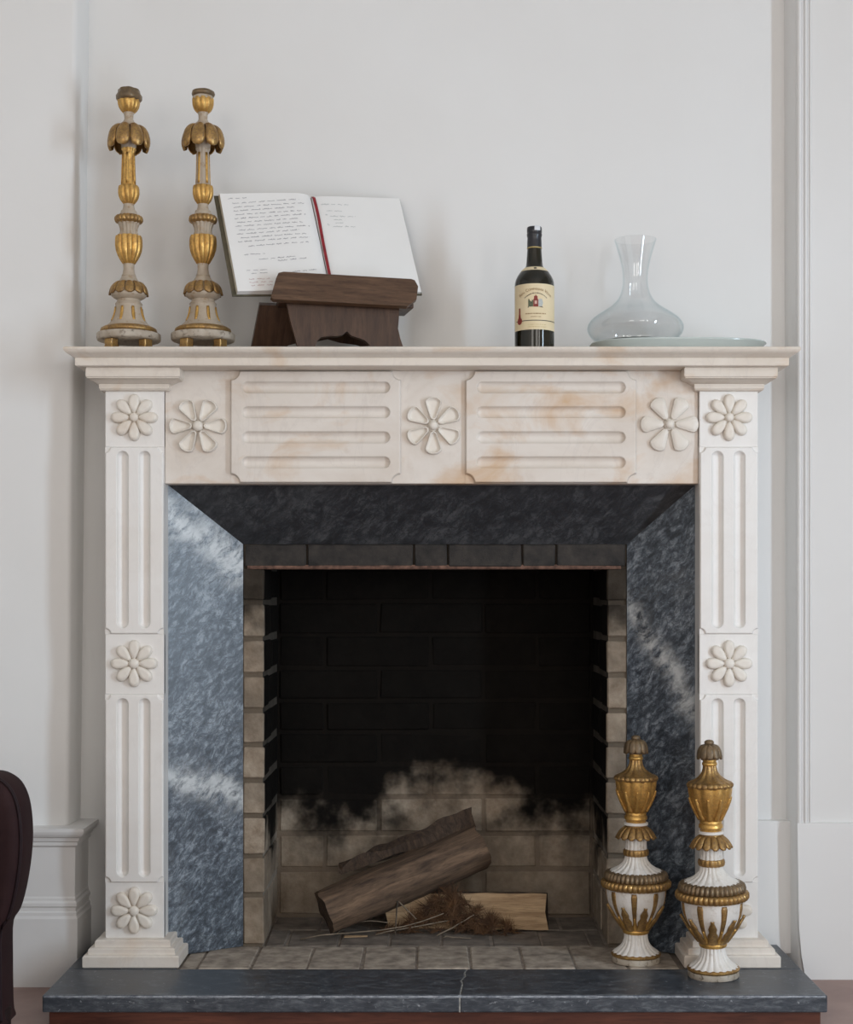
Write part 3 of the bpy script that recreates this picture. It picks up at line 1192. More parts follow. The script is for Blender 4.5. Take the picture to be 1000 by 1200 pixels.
# ------------------------------------------------------------------ firewood
def log(name, p0, p1, r0, r1, label, mat, endmat, seed, wob=0.10, squash=1.0, bend=0.0):
    p0, p1 = Vector(p0), Vector(p1)
    d = (p1 - p0)
    L = d.length
    t = thing(name, p0, label, 'log')
    t.rotation_mode = 'QUATERNION'
    t.rotation_quaternion = Vector((0, 0, 1)).rotation_difference(d.normalized())
    n, m = 40, 26
    vv, ff = [], []
    for j in range(m):
        z = L * j / (m - 1)
        r = r0 + (r1 - r0) * j / (m - 1)
        for i in range(n):
            a = 2 * PI * i / n
            k_ = 1 + wob * noise.noise((math.cos(a) * 1.5 + seed, math.sin(a) * 1.5, z * 7)) + wob * 0.35 * noise.noise((math.cos(a) * 5 + seed, math.sin(a) * 5, z * 9))
            dz = 0.012 * noise.noise((math.cos(a) * 2, math.sin(a) * 2, seed + 9)) if j in (0, m - 1) else 0
            vv.append((r * k_ * math.cos(a) + bend * math.sin(PI * j / (m - 1)), r * k_ * math.sin(a) * squash, z + dz))
    for j in range(m - 1):
        for i in range(n):
            a, b = j * n + i, j * n + (i + 1) % n
            ff.append((a, b, b + n, a + n))
    mk('bark', vv, ff, mat, t, smooth=True)
    for j, nm in ((0, 'cut_end'), (m - 1, 'cut_end')):
        ring = vv[j * n:(j + 1) * n]
        c = Vector((sum(p[0] for p in ring) / n, sum(p[1] for p in ring) / n, sum(p[2] for p in ring) / n))
        v2, f2 = [], []
        for s_ in (1.0, 0.75, 0.5, 0.25):
            for p in ring:
                q = c + (Vector(p) - c) * s_
                q.z += 0.004 * noise.noise((q.x * 60, q.y * 60, seed)) if s_ < 1 else 0
                v2.append(tuple(q))
        for q in range(3):
            for i in range(n):
                a, b = q * n + i, q * n + (i + 1) % n
                f2.append((a, b, b + n, a + n) if j else (a, a + n, b + n, b))
        f2.append(tuple(3 * n + i for i in range(n)) if j else tuple(3 * n + i for i in range(n))[::-1])
        mk(nm, v2, f2, endmat, t)
    return t


log('firewood_log', (X(380, 3.82), 3.82, 0.1385), (X(563, 3.95), 3.95, 0.283), 0.0605, 0.061,
    'thick round log with brown bark lying slanted in the firebox', M['bark'], M['cut_wood'], 3.1, 0.16)


# split piece of dark bark lying along the top of the big log
def split_log(name, p0, p1, sect, label, mats, seed, roughness=0.006):
    p0, p1 = Vector(p0), Vector(p1)
    d = p1 - p0
    L = d.length
    t = thing(name, p0, label, 'log')
    ex = d.normalized()
    ey = Vector((0, 0, 1)).cross(ex).normalized()
    ez = ex.cross(ey)
    t.rotation_mode = 'QUATERNION'
    t.rotation_quaternion = Matrix((ex, ey, ez)).transposed().to_quaternion()
    m = 22
    n = len(sect)
    vv, ff = [], []
    for j in range(m):
        x = L * j / (m - 1)
        for i, (sy, sz) in enumerate(sect):
            q = noise.noise((x * 9 + seed, i * 1.7, 0.3)) * roughness
            q2 = noise.noise((x * 16 + seed, i * 1.7, 4.3)) * roughness
            e = 0.016 * noise.noise((i * 0.9, seed, 2)) if j in (0, m - 1) else 0
            tp = 1.0 if len(mats) < 4 else mats[3](j / (m - 1))
            vv.append((x + e, sy * tp + q, sz * tp + q2))
    for j in range(m - 1):
        for i in range(n):
            a, b = j * n + i, j * n + (i + 1) % n
            ff.append((a, b, b + n, a + n))
    return t, vv, ff, n, m


def finish_split(t, vv, ff, n, m, face_idx, mats):
    """face_idx: section edges that are split wood; the rest is bark"""
    fw = [f for q, f in enumerate(ff) if (q % n) in face_idx]
    fb = [f for q, f in enumerate(ff) if (q % n) not in face_idx]
    for nm, fl, mt in (('split_face', fw, mats[0]), ('bark', fb, mats[1])):
        used = sorted({i for f in fl for i in f})
        mp = {o_: k_ for k_, o_ in enumerate(used)}
        o = mk(nm, [vv[i] for i in used], [tuple(mp[i] for i in f)[::1] for f in fl], mt, t)
        bm = bmesh.new()
        bm.from_mesh(o.data)
        c = Vector((0, 0, 0))
        for f in bm.faces:
            ctr = f.calc_center_median()
            if f.normal.dot(Vector((0, ctr.y, ctr.z))) < 0:
                f.normal_flip()
        bm.to_mesh(o.data)
        bm.free()
        auto_smooth(o, 35)
    for base, nm in ((0, 'cut_end'), ((m - 1) * n, 'cut_end')):
        ring = [vv[base + i] for i in range(n)]
        f = tuple(range(n))
        mk(nm, ring, [f], mats[2], t)


mats = [M['dark_bark'], M['dark_bark'], M['cut_wood'], lambda u: 0.35 + 0.65 * min(1, u * 1.6)]
sec = [(0.052, -0.020), (0.040, 0.006), (0.015, 0.020), (-0.012, 0.027), (-0.034, 0.012), (-0.046, -0.016), (-0.02, -0.022), (0.02, -0.024)]
t, vv, ff, n, m = split_log('firewood_log', (X(398, 3.90), 3.895, 0.235), (X(552, 3.98), 3.985, 0.352), sec,
                            'dark splintered piece of wood lying on top of the round log', mats, 5.5, 0.016)
finish_split(t, vv, ff, n, m, {6}, mats)
mats = [M['pale_wood'], M['bark'], M['cut_wood']]
sec = [(-0.036, 0.004), (-0.044, 0.052), (-0.040, 0.098), (0.0, 0.094), (0.032, 0.076), (0.050, 0.042), (0.048, 0.010), (0.03, 0.0)]
t, vv, ff, n, m = split_log('firewood_log', (X(455, 3.93), 3.935, HZ + 0.001), (X(641, 3.905), 3.915, HZ + 0.001), sec,
                            'pale split log with fresh cut face lying flat on the firebox floor', mats, 1.2, 0.003)
finish_split(t, vv, ff, n, m, {0, 1, 7}, mats)

# dry needles: a tangle nobody could count
bm = bmesh.new()
rn = random.Random(4)
clumps = []
for q in range(46):
    px_ = rn.gauss(525, 36)
    top = 1088 - 40 * math.exp(-((px_ - 528) / 36) ** 2)
    clumps.append(((px_, rn.uniform(top, 1092)), 3.852 + rn.uniform(-0.018, 0.012), rn.uniform(0.022, 0.048), rn.uniform(0, PI), rn.uniform(-0.2, 0.9)))
for (pp, d, rad, yaw, pit) in clumps:
    c = Vector((X(pp[0], d), d, max(Z(pp[1], d), HZ + 0.006)))
    ax_ = Vector((math.cos(yaw) * math.cos(pit), 0.4 * math.sin(yaw), math.sin(pit)))
    for q in range(75):
        dr = (ax_ + Vector((rn.gauss(0, 0.45), rn.gauss(0, 0.3), rn.gauss(0, 0.45)))).normalized() * rn.choice((1, 1, 1, -1))
        L = rad * rn.uniform(0.5, 1.2)
        a = c + ax_ * rn.uniform(-0.5, 0.5) * rad
        b = a + dr * L
        a.z, b.z = max(a.z, HZ + 0.002), max(b.z, HZ + 0.002)
        w = 0.0010
        s = dr.cross(Vector((0, 1, 0.2)))
        s = s.normalized() * w if s.length > 1e-4 else Vector((w, 0, 0))
        u = Vector((0, w, 0))
        vs4 = [bm.verts.new(p) for p in (a - s, a + s, a + u, b)]
        bm.faces.new((vs4[0], vs4[1], vs4[3]))
        bm.faces.new((vs4[1], vs4[2], vs4[3]))
        bm.faces.new((vs4[2], vs4[0], vs4[3]))
ndl = from_bm('dry_needles', bm, M['needles'])
tag(ndl, 'tangle of dry brown needles and brush heaped under the logs', 'kindling', kind='stuff')

tw = [((352, 1097), (462, 1088), (520, 1072), 3.782, 'long grey twig reaching left out of the kindling towards the log end'),
      ((440, 1094), (500, 1084), (535, 1078), 3.83, 'short grey twig in the front of the kindling heap'),
      ((395, 1086), (430, 1080), (455, 1082), 3.84, 'curved pale twig just under the middle of the round log'),
      ((512, 1097), (535, 1085), (556, 1073), 3.83, 'straight twig rising to the right before the pale split log'),
      ((520, 1096), (535, 1098), (552, 1099), 3.80, 'pale twig lying flat on the bricks before the kindling'),
      ((463, 1055), (475, 1066), (488, 1078), 3.80, 'thin twig slanting down from the round log into the kindling')]
for (a, b, c, d, lb) in tw:
    P = []
    for p in (a, b, c):
        z = max(Z(p[1], d), HZ + 0.003)
        P.append((X(p[0], d), d + (1090 - p[1]) * 0.0008, z))
    pts = spline(P, 8)
    pts = [(p[0], p[1], p[2] + 0.002 * noise.noise((p[0] * 50, 1, 1))) for p in pts]
    pts[0] = (pts[0][0], pts[0][1], min(pts[0][2], HZ + 0.004))
    bm = bmesh.new()
    tube_bm(bm, pts, lambda u: 0.0021 - 0.0009 * u, 6)
    tag(from_bm('twig', bm, M['twig_bark'], smooth=True), lb, 'twig', 'twigs in the firebox')
# pale chip of wood on the bricks
bm = box_bm(-0.03, 0.03, -0.006, 0.006, 0, 0.003, 0.001, 0.002)
tag(from_bm('wood_chip', bm, M['pale_wood'], loc=(X(417, 3.82), 3.82, HZ), rot=(0, 0, 0.15)), 'small pale wood chip lying on the bricks beside the round log', 'wood chip')

# ------------------------------------------------------------------ candlesticks
def candlestick(cx, D, label, rot, worn_top):
    s = D / F
    base_z = ST
    t = thing('candlestick', (X(cx, D), D, ST), label, 'candlestick', 'gilded candlesticks on the mantel', (0, 0, rot))

    def pr(pts, sm=0):
        q = [(hw * s, Z(y, D) - ST) for (y, hw) in pts]
        q = q[::-1]
        return spline(q, sm) if sm else q
    cr, gd, ga = M['cream_paint'], M['gilding'], M['gilding_aged']
    # base
    lathe('base_plate', pr([(391, 34), (391.6, 36.3), (393, 37), (398.5, 36.8), (400, 35.5), (400.2, 10)]), M['chipped_paint'], t, 72, 24, 0.03)
    lathe('base_ring', pr([(383, 25), (384, 29), (386, 32.3), (388.5, 33), (390.5, 32), (391.2, 30)]), ga, t, 72)
    lathe('bell', pr([(351, 13), (354, 13.8), (356.5, 15.8), (358, 15.2), (365, 16.2), (372, 18), (378, 21), (381.5, 24.5), (383.2, 26)], 22), cr, t, 72)
    me = leaf_mesh('gilt_flute', [(16.2 * s, Z(361, D) - ST), (17.0 * s, Z(367, D) - ST), (18.8 * s, Z(373, D) - ST), (20.8 * s, Z(377.5, D) - ST)],
                   lambda u: 1.9 * s * (0.55 + 0.45 * math.sin(PI * min(1, u * 0.9 + 0.1))), 0.0012, 0.0012, 7, 4, gd)
    ring_of('gilt_flute', me, 8, t, 0.2)
    # gilded dome of leaves
    lathe('dome', pr([(331.5, 11), (334, 15), (339, 19.2), (344, 20.6), (347, 20.4), (349.5, 17.5), (351.5, 13)], 18), cr, t, 48)
    me = leaf_mesh('leaf', [(10.5 * s, Z(331.5, D) - ST), (15.5 * s, Z(333, D) - ST), (20 * s, Z(338, D) - ST), (22 * s, Z(346.5, D) - ST)],
                   lambda u: (2.6 + 4.0 * u) * s * (1 if u < 0.8 else math.sqrt(max(0.06, 1 - ((u - 0.8) / 0.2) ** 2))), 0.002, 0.0022, 9, 4, ga)
    ring_of('leaf', me, 11, t, 0.1)
    lathe('stem', pr([(309, 6.6), (316, 6.3), (321, 7.2), (323.5, 8.5), (324, 8.0), (328.5, 10.6), (329.5, 11.4), (332, 11.6)]), cr, t, 40)
    lathe('tulip_cup', pr([(276.8, 12), (277, 14.4), (281, 15.1), (288, 15.2), (294, 14.4), (300, 12.4), (305, 9.8), (309, 7.4), (310, 6.0)]), gd, t, 96, 12, 0.13)
    lathe('fluted_cup', pr([(261.5, 12.6), (264, 11.6), (268, 10.2), (272, 9.8), (275, 11.0), (277, 12.4)]), cr, t, 96, 14, 0.10)
    lathe('bead_ring', pr([(252.6, 11), (253.4, 14.4), (255.5, 16), (258.5, 16.2), (261, 15), (262.2, 12)]), ga, t, 108, 18, 0.09)
    lathe('knop', pr([(239.5, 6.2), (243, 6.4), (246.5, 7.4), (247.6, 9.2), (250, 9.6), (252.8, 11.5)]), cr, t, 40)
    lathe('tulip', pr([(217.6, 9.5), (218.4, 11.0), (222, 11.7), (227, 11.8), (231, 11.0), (235, 9.4), (238.5, 6.8), (239.8, 5.6)]), gd, t, 80, 10, 0.15)
    lathe('shaft', pr([(174.5, 8.4), (176, 8.2), (177.5, 6.9), (190, 7.2), (205, 7.7), (218.3, 8.1)]), gd if worn_top else cr, t, 80, 10, 0.10)
    me = leaf_mesh('gilt_flute', [(7.3 * s, Z(180, D) - ST), (7.6 * s, Z(190, D) - ST), (8.0 * s, Z(204, D) - ST), (8.4 * s, Z(216, D) - ST)],
                   lambda u: 1.5 * s, 0.0012, 0.0010, 6, 3, gd)
    ring_of('gilt_flute', me, 5, t, 0.6)
    # drooping leaves under the socket
    me = leaf_mesh('leaf', [(9.5 * s, Z(149, D) - ST), (15 * s, Z(150.2, D) - ST), (20 * s, Z(155, D) - ST), (22.6 * s, Z(163, D) - ST), (22.8 * s, Z(170, D) - ST), (21.2 * s, Z(175, D) - ST)],
                   lambda u: (3.6 + 5.4 * min(1, u * 1.6)) * s * (1 if u < 0.62 else math.sqrt(max(0.05, 1 - ((u - 0.62) / 0.385) ** 2))), 0.0026, 0.0042, 13, 6, ga)
    ring_of('leaf', me, 8, t, 0.35)
    lathe('leaf_core', pr([(148, 10), (150, 11), (156, 11.5), (164, 9.5), (172, 8.6), (175, 8.0)]), cr, t, 32)
    lathe('neck', pr([(132, 6.4), (135, 5.4), (140, 5.2), (143, 6.6), (145.2, 9.2), (146.4, 9.6), (147.2, 10.6), (149.5, 11)]), cr, t, 40)
    lathe('socket_cup', pr([(116, 12.2), (118, 12.6), (122, 12.4), (126, 11.4), (129.5, 9.6), (132.4, 6.8)]), gd, t, 80, 10, 0.10)
    if worn_top:
        lathe('drip_pan', pr([(105, 6), (104.6, 10.5), (105.6, 12.4), (109, 12.9), (112, 15.0), (116, 14.8), (118.4, 13.2), (119, 10)]), M['gilding_dark'], t, 64, 0, 0, True, 50,
              lambda th, u: 1 + 0.05 * math.sin(3 * th + 1) + 0.05 * math.sin(7 * th) * u)
    else:
        lathe('drip_pan', pr([(107, 6), (106.6, 11), (107.8, 12.9), (110.5, 13.6), (112.8, 12.6), (113.5, 11)]), M['gilding_dark'], t, 64, 0, 0, True, 50,
              lambda th, u: 1 + 0.03 * math.sin(5 * th))
        lathe('socket_rim', pr([(112.8, 11.2), (115, 11.9), (117.5, 12.4)]), cr, t, 48)
    # feet
    for k_ in range(4):
        a = PI / 4 + k_ * PI / 2 - rot + 0.18
        fr = 27.5 * s
        pts = [(-0.013, 0.0295), (0.013, 0.0295), (0.012, 0.016), (0.0145, 0.006), (0.013, 0.0), (-0.013, 0.0), (-0.0145, 0.006), (-0.012, 0.016)]
        f_ = prism('foot', pts, -0.011, 0.011, ga, t, 'y', bev=0.0025, world=False)
        f_.location = (fr * math.cos(a), fr * math.sin(a), 0.0)
        f_.rotation_euler = (0, 0, a - PI / 2)
    return t


candlestick(151, 3.572, 'left gilded candlestick, nearest the left wall pier, with a dark crumbling top', 0.3, True)
candlestick(238, 3.572, 'right gilded candlestick, standing beside the open book, with a whitish rim', 1.1, False)

# ------------------------------------------------------------------ finials by the firebox
def finial(cx, D, y0, y1, lean, rot, label):
    """y0, y1: image rows of top and bottom in the master drawing 866..1143"""
    H = (Z(y0, D) - HZ)
    s = H / (1143.0 - 866.0)
    t = thing('carved_finial', (X(cx, D), D, HZ + (0.0012 if lean else 0.0)), label, 'finial', 'gilded finials by the firebox', (0, lean, rot))

    def zz(y):
        return (1143 - y) * s

    def pr(pts, sm=0):
        q = [(hw * s, zz(y)) for (y, hw) in pts][::-1]
        return spline(q, sm) if sm else q
    wh, gd, ga, gk = M['white_paint'], M['gilding'], M['gilding_aged'], M['gilding_dark']
    lathe('base_disc', pr([(1135.6, 28), (1136, 29.5), (1142, 29.8), (1143, 29.0)]), M['chipped_paint'], t, 64)
    lathe('base_ring', pr([(1131.2, 27), (1131.8, 29.5), (1133.5, 30.6), (1135.2, 30.0), (1135.8, 28)]), ga, t, 64)
    lathe('foot', pr([(1108.5, 14), (1114, 14.2), (1120, 16), (1125, 19.5), (1129, 24.5), (1131.6, 28)], 18), wh, t, 112, 20, 0.09)
    lathe('foot_ring', pr([(1102.6, 13), (1103.2, 15.6), (1105.5, 16.4), (1108, 15.6), (1108.8, 13.8)]), gd, t, 48)
    bowl = [(1053, 36), (1062, 35.6), (1072, 33.4), (1082, 28.8), (1091, 23.4), (1098, 18), (1103, 14.5)]
    lathe('bowl', pr(bowl, 26), wh, t, 64)

    def br(y):
        for (a, ra), (b, rb) in zip(bowl, bowl[1:]):
            if a <= y <= b:
                return ra + (rb - ra) * (y - a) / (b - a)
        return 15
    cv = [((br(y) + 0.4) * s, zz(y)) for y in (1054.5, 1064, 1075, 1086, 1093)]
    me = leaf_mesh('gilt_rib', cv, lambda u: (4.0 - 2.4 * u) * s * (1 if u > 0.06 else 0.7), 0.0016, 0.0006, 9, 4, ga)
    ring_of('gilt_rib', me, 8, t, PI / 8)
    cv = [((br(y) + 0.5 + o_) * s, zz(y)) for y, o_ in ((1102, 0.6), (1094, 0.8), (1086, 1.0), (1078, 1.2), (1071, 2.2))]
    me = leaf_mesh('acanthus_leaf', cv, lambda u: (6.6 - 3.6 * u) * (1 + 0.16 * math.sin(u * 22)) * s * (1 if u < 0.85 else 0.6), 0.0022, 0.0035, 15, 6, ga)
    ring_of('acanthus_leaf', me, 8, t, 0)
    me = leaf_mesh('small_leaf', [((br(y) + 0.4) * s, zz(y)) for y in (1102, 1096, 1090, 1085)], lambda u: (3.4 - 2.4 * u) * s, 0.0022, 0.003, 7, 4, gd)
    ring_of('small_leaf', me, 8, t, PI / 8)
    # two beaded bands
    lathe('bead_band', pr([(1042.6, 37), (1043.4, 41), (1045.5, 42.3), (1049.5, 42.2), (1052, 40.4), (1053.6, 36)]), ga, t, 168, 42, 0.05)
    lathe('bead_band', pr([(1031.6, 31), (1032.6, 35), (1034.5, 37.5), (1038.5, 38.6), (1041.5, 38.4), (1043, 36)]), gk, t, 160, 40, 0.06)
    lathe('fluted_flare', pr([(1013, 13), (1018, 13.8), (1023, 17), (1027, 21.8), (1030, 27), (1032.4, 32.5)], 18), wh, t, 120, 20, 0.09)
    lathe('collar_ring', pr([(1005.2, 13), (1006, 14.8), (1009.5, 15.6), (1013, 14.8), (1013.8, 13)]), ga, t, 96, 16, 0.06)
    lathe('fluted_neck', pr([(989, 12.8), (1000, 12.8), (1005.6, 13.2)]), wh, t, 96, 16, 0.07)
    me = leaf_mesh('skirt_leaf', [(12 * s, zz(978.5)), (15.5 * s, zz(980.5)), (20 * s, zz(985)), (24.2 * s, zz(992.5))],
                   lambda u: (2.6 + 2.5 * u) * s * (1 if u < 0.8 else math.sqrt(max(0.1, 1 - ((u - 0.8) / 0.21) ** 2))), 0.0022, 0.002, 9, 4, ga)
    ring_of('skirt_leaf', me, 14, t, 0.1)
    lathe('skirt', pr([(976, 12.5), (980, 14), (986, 18), (990.5, 19), (991, 12)]), ga, t, 48)
    lathe('ring', pr([(972.4, 12), (972.8, 14.6), (975.6, 14.8), (976.4, 12.5)]), wh, t, 48)
    lathe('gilt_ring', pr([(959.5, 11.8), (961, 13.0), (964, 12.6), (965, 13.8), (968.5, 14.0), (970, 12.4), (972.8, 12.2)]), gd, t, 48)
    urn = [(921, 25.2), (928, 24.6), (938, 22.4), (948, 18.4), (956, 14.2), (960.5, 12)]
    lathe('urn', pr(urn, 22), gd, t, 96, 10, 0.07)

    def ur(y):
        for (a, ra), (b, rb) in zip(urn, urn[1:]):
            if a <= y <= b:
                return ra + (rb - ra) * (y - a) / (b - a)
        return 12
    cv = [((ur(y) + 0.6) * s, zz(y)) for y in (959, 952, 945, 938, 933)]
    me = leaf_mesh('gilt_leaf', cv, lambda u: (3.2 + 0.6 * math.sin(u * 20)) * s * (1 - 0.5 * u), 0.002, 0.0026, 13, 4, gd)
    ring_of('gilt_leaf', me, 10, t, 0.05)
    lathe('rim', pr([(914.5, 22), (916, 25.6), (918, 26.8), (920.5, 26.4), (922, 24.5)]), ga, t, 144, 24, 0.05)
    lathe('shoulder', pr([(896, 7.6), (901, 8.4), (906, 10.6), (910, 14.4), (913, 19), (915, 23.5)], 16), ga, t, 96, 10, 0.12)
    lathe('cap_ring', pr([(888, 7.6), (890, 8.0), (892, 7.7), (893, 8.7), (895.5, 8.7), (896.5, 7.6)]), gd, t, 40)
    me = leaf_mesh('tassel_leaf', [(4.5 * s, zz(872.5)), (9.5 * s, zz(874)), (12.8 * s, zz(879.5)), (13.8 * s, zz(888.5))],
                   lambda u: (2.2 + 3.4 * min(1, u * 1.5)) * s * (1 if u < 0.75 else math.sqrt(max(0.08, 1 - ((u - 0.75) / 0.26) ** 2))), 0.0022, 0.002, 9, 4, gk)
    ring_of('tassel_leaf', me, 10, t, 0.2)
    lathe('cap', pr([(871, 5), (875, 8), (881, 9.5), (887, 8.8), (889, 7.8)]), gk, t, 32)
    lathe('knob', pr([(866, 1.5), (866.6, 4), (868.5, 5.6), (870.8, 5.4), (872.6, 4)]), gk, t, 32)
    return t


finial(745.5, 3.572, 861.5, 0, 0.0, 0.2, 'left gilded urn finial standing on the bricks at the mouth of the firebox')
finial(836.5, 3.430, 867, 0, -0.026, 0.6, 'right gilded urn finial standing on the slate before the marble plinth')

# ------------------------------------------------------------------ book stand and book
SD = 3.56
PSI = math.radians(13)          # the stand is turned to the right
stand = thing('book_stand', (X(404, SD), SD, ST), 'dark walnut folding book stand with arched legs under the open book', 'book stand', rot=(0, 0, PSI))
MS = Matrix.Translation(stand.location) @ Matrix.Rotation(PSI, 4, 'Z')
BPSI, REC, ROLL = math.radians(19.0), math.radians(22.6), math.radians(4.7)     # turn, lean and tilt of the book
book = thing('open_book', (-0.241, 3.572, 1.6665), 'large open guest book with handwritten pages and a red ribbon', 'book', rot=(0, 0, BPSI))
PERS = Matrix.Rotation(-REC, 4, 'X') @ Matrix.Rotation(-ROLL, 4, 'Y')
MBS = MS.inverted() @ Matrix.Translation(book.location) @ Matrix.Rotation(BPSI, 4, 'Z') @ Matrix.Rotation(-REC, 4, 'X')


def panel_from(name, outline, thick, mat, parent, M4):
    bm = bmesh.new()
    A = [bm.verts.new((p[0], -thick / 2, p[1])) for p in outline]
    B = [bm.verts.new((p[0], thick / 2, p[1])) for p in outline]
    n = len(outline)
    for t3 in tessellate_polygon([[Vector((p[0], p[1], 0)) for p in outline]]):
        bm.faces.new([A[i] for i in t3])
        bm.faces.new([B[i] for i in t3[::-1]])
    for i in range(n):
        bm.faces.new((A[i], B[i], B[(i + 1) % n], A[(i + 1) % n]))
    bm.transform(M4)
    return from_bm(name, bm, mat, parent)


# front legs (a board with an ogee arch), leaning: top back, bottom forward
hl = 0.122
arch = [(-0.083, 0.0), (-0.078, 0.016), (-0.068, 0.026), (-0.048, 0.030), (-0.030, 0.030), (-0.018, 0.033), (-0.006, 0.043), (0.004, 0.033), (0.018, 0.029), (0.034, 0.024), (0.046, 0.014), (0.052, 0.0)]
out = [(-0.123, 0.0), *arch, (0.132, 0.0), (0.122, 0.030), (0.117, 0.054), (0.120, 0.086), (0.121, hl), (-0.152, hl), (-0.139, 0.06)]
panel_from('front_legs', out, 0.014, M['walnut_leg'], stand, Matrix.Translation((0.004, -0.042, 0.0012)) @ Matrix.Rotation(math.radians(-5), 4, 'X'))
arch2 = [(-0.146, 0.0), (-0.138, 0.020), (-0.124, 0.032), (-0.10, 0.040), (-0.06, 0.044), (-0.03, 0.052), (0.0, 0.044), (0.04, 0.040), (0.066, 0.032), (0.080, 0.018), (0.088, 0.0)]
out = [(-0.215, 0.0), *arch2, (0.150, 0.0), (0.130, 0.135), (-0.200, 0.135)]
panel_from('rear_legs', out, 0.014, M['walnut_leg'], stand, Matrix.Translation((0.0, 0.105, 0.005)) @ Matrix.Rotation(math.radians(36), 4, 'X'))
# ledge under the book, lip in front of it, board behind it
box('ledge', -0.160, 0.160, -0.040, 0.064, 0.106, 0.119, M['walnut_leg'], stand, bev=0.002, world=False)
lip = [(-0.176, -0.037), (0.140, -0.040), (0.164, -0.020), (0.170, 0.014), (0.163, 0.030), (0.154, 0.033), (-0.150, 0.036), (-0.162, 0.032), (-0.168, 0.018), (-0.182, -0.031)]
panel_from('lip', lip, 0.014, M['walnut_lip'], stand, Matrix.Translation((-0.002, -0.050, 0.141)) @ Matrix.Rotation(math.radians(-18), 4, 'X'))
bm = box_bm(-0.13, 0.13, 0.006, 0.014, -0.006, 0.21, 0.002)
bm.transform(MBS)
from_bm('back_board', bm, M['walnut_leg'], stand)

BW, BH = 0.2300, 0.2785

def wl(u):
    """height of the page above the cover across the spread"""
    if u < 0:
        t_ = -u / BW
        return 0.0035 + 0.021 * (1 - math.exp(-t_ * 16)) * (1 - 0.50 * t_) 
    t_ = u / BW
    return 0.0035 + 0.0095 * (1 - math.exp(-t_ * 14)) * (1 - 0.55 * t_)


def to_book(u, v, w):
    return tuple(PERS @ Vector((u, -w, v)))


def page_block(name, u0, u1, mat):
    n = 28
    us = [u0 + (u1 - u0) * i / n for i in range(n + 1)]
    vv, ff = [], []
    for u in us:
        w = wl(u)
        for v in (0.004, BH):
            vv += [to_book(u, v, w), to_book(u, v, 0.0005)]
    for i in range(n):
        a = i * 4
        b = a + 4
        ff += [(a, b, b + 2, a + 2), (a + 1, a + 3, b + 3, b + 1), (a, a + 1, b + 1, b), (a + 2, b + 2, b + 3, a + 3)]
    ff += [(0, 2, 3, 1), (n * 4, n * 4 + 1, n * 4 + 3, n * 4 + 2)]
    o = mk(name, vv, ff, mat, book)
    bm = bmesh.new()
    bm.from_mesh(o.data)
    bmesh.ops.recalc_face_normals(bm, faces=bm.faces)
    bm.to_mesh(o.data)
    bm.free()
    return auto_smooth(o, 40)


# cover boards
for (a, b) in ((-BW - 0.0105, -0.004), (0.004, BW + 0.004)):
    bm = box_bm(a, b, -0.0005, 0.0035, 0.0, BH + 0.004, 0.0008)
    bm.transform(PERS)
    from_bm('cover', bm, M['book_cover'], book)
bm = box_bm(-0.006, 0.006, 0.0005, 0.0045, 0.0, BH + 0.004, 0.0008)
bm.transform(PERS)
from_bm('spine', bm, M['book_cover'], book)
lp = page_block('page_block', -BW, -0.0015, M['paper'])
rp = page_block('page_block', 0.0015, BW, M['paper'])
# fore-edge of the left page block, yellowed
vv = [to_book(-BW - 0.0004, v, w) for v in (0.004, BH) for w in (0.0008, wl(-BW) - 0.001)]
mk('fore_edge', vv, [(0, 1, 3, 2)], M['page_edge'], lp)


def scribble(name, rows, mat, parent, seed):
    """rows: (u0, v, length, slope, height) - lines of illegible joined-up handwriting"""
    rr = random.Random(seed)
    vv, ff = [], []
    for (u0, v0, L, sl, hgt) in rows:
        u = 0.0
        while u < L:
            wlen = rr.uniform(0.008, 0.026)
            x = u
            pts = []
            while x < min(u + wlen, L):
                h_ = hgt * (rr.choice((0.4, 0.5, 0.5, 1.0, -0.45)))
                pts.append((x, 0.0))
                pts.append((x + 0.0006, h_))
                x += rr.uniform(0.0012, 0.0022)
            for (a, b) in zip(pts, pts[1:]):
                dx, dy = b[0] - a[0], b[1] - a[1]
                q = math.hypot(dx, dy) or 1
                nx, ny = -dy / q * 0.00040, dx / q * 0.00040
                k0 = len(vv)
                for (p, sg) in ((a, 1), (a, -1), (b, -1), (b, 1)):
                    uu, v_ = u0 + p[0] + sg * nx, (v0 + sl * p[0]) * BH / 0.318 + p[1] + sg * ny
                    vv.append(to_book(uu, v_, wl(uu) + 0.0005))
                ff.append((k0, k0 + 1, k0 + 2, k0 + 3))
            u = x + rr.uniform(0.003, 0.007)
    return mk(name, vv, ff, mat, parent)


rows = [(-0.212, 0.300, 0.045, 0.04, 0.0022)]
for i in range(11):
    rows.append((-0.203 + 0.004 * math.sin(i * 3), 0.284 - i * 0.0125, 0.165 + 0.014 * math.sin(i * 2.1), 0.075, 0.0026))
rows.append((-0.185, 0.145, 0.150, 0.075, 0.0026))
rows += [(-0.198, 0.118, 0.05, 0.06, 0.0024), (-0.165, 0.102, 0.09, 0.09, 0.0024), (-0.12, 0.097, 0.07, 0.09, 0.0024), (-0.09, 0.060, 0.06, 0.12, 0.0024),
         (-0.2, 0.068, 0.05, 0.03, 0.0022), (-0.07, 0.047, 0.05, 0.12, 0.0024), (-0.19, 0.058, 0.04, 0.05, 0.0022)]
scribble('handwriting', rows, M['ink'], lp, 3)
scribble('handwriting', [(-0.198, 0.040, 0.05, 0.03, 0.0024), (-0.198, 0.030, 0.055, 0.03, 0.0024), (-0.195, 0.020, 0.05, 0.03, 0.0024)], M['red_ink'], lp, 8)
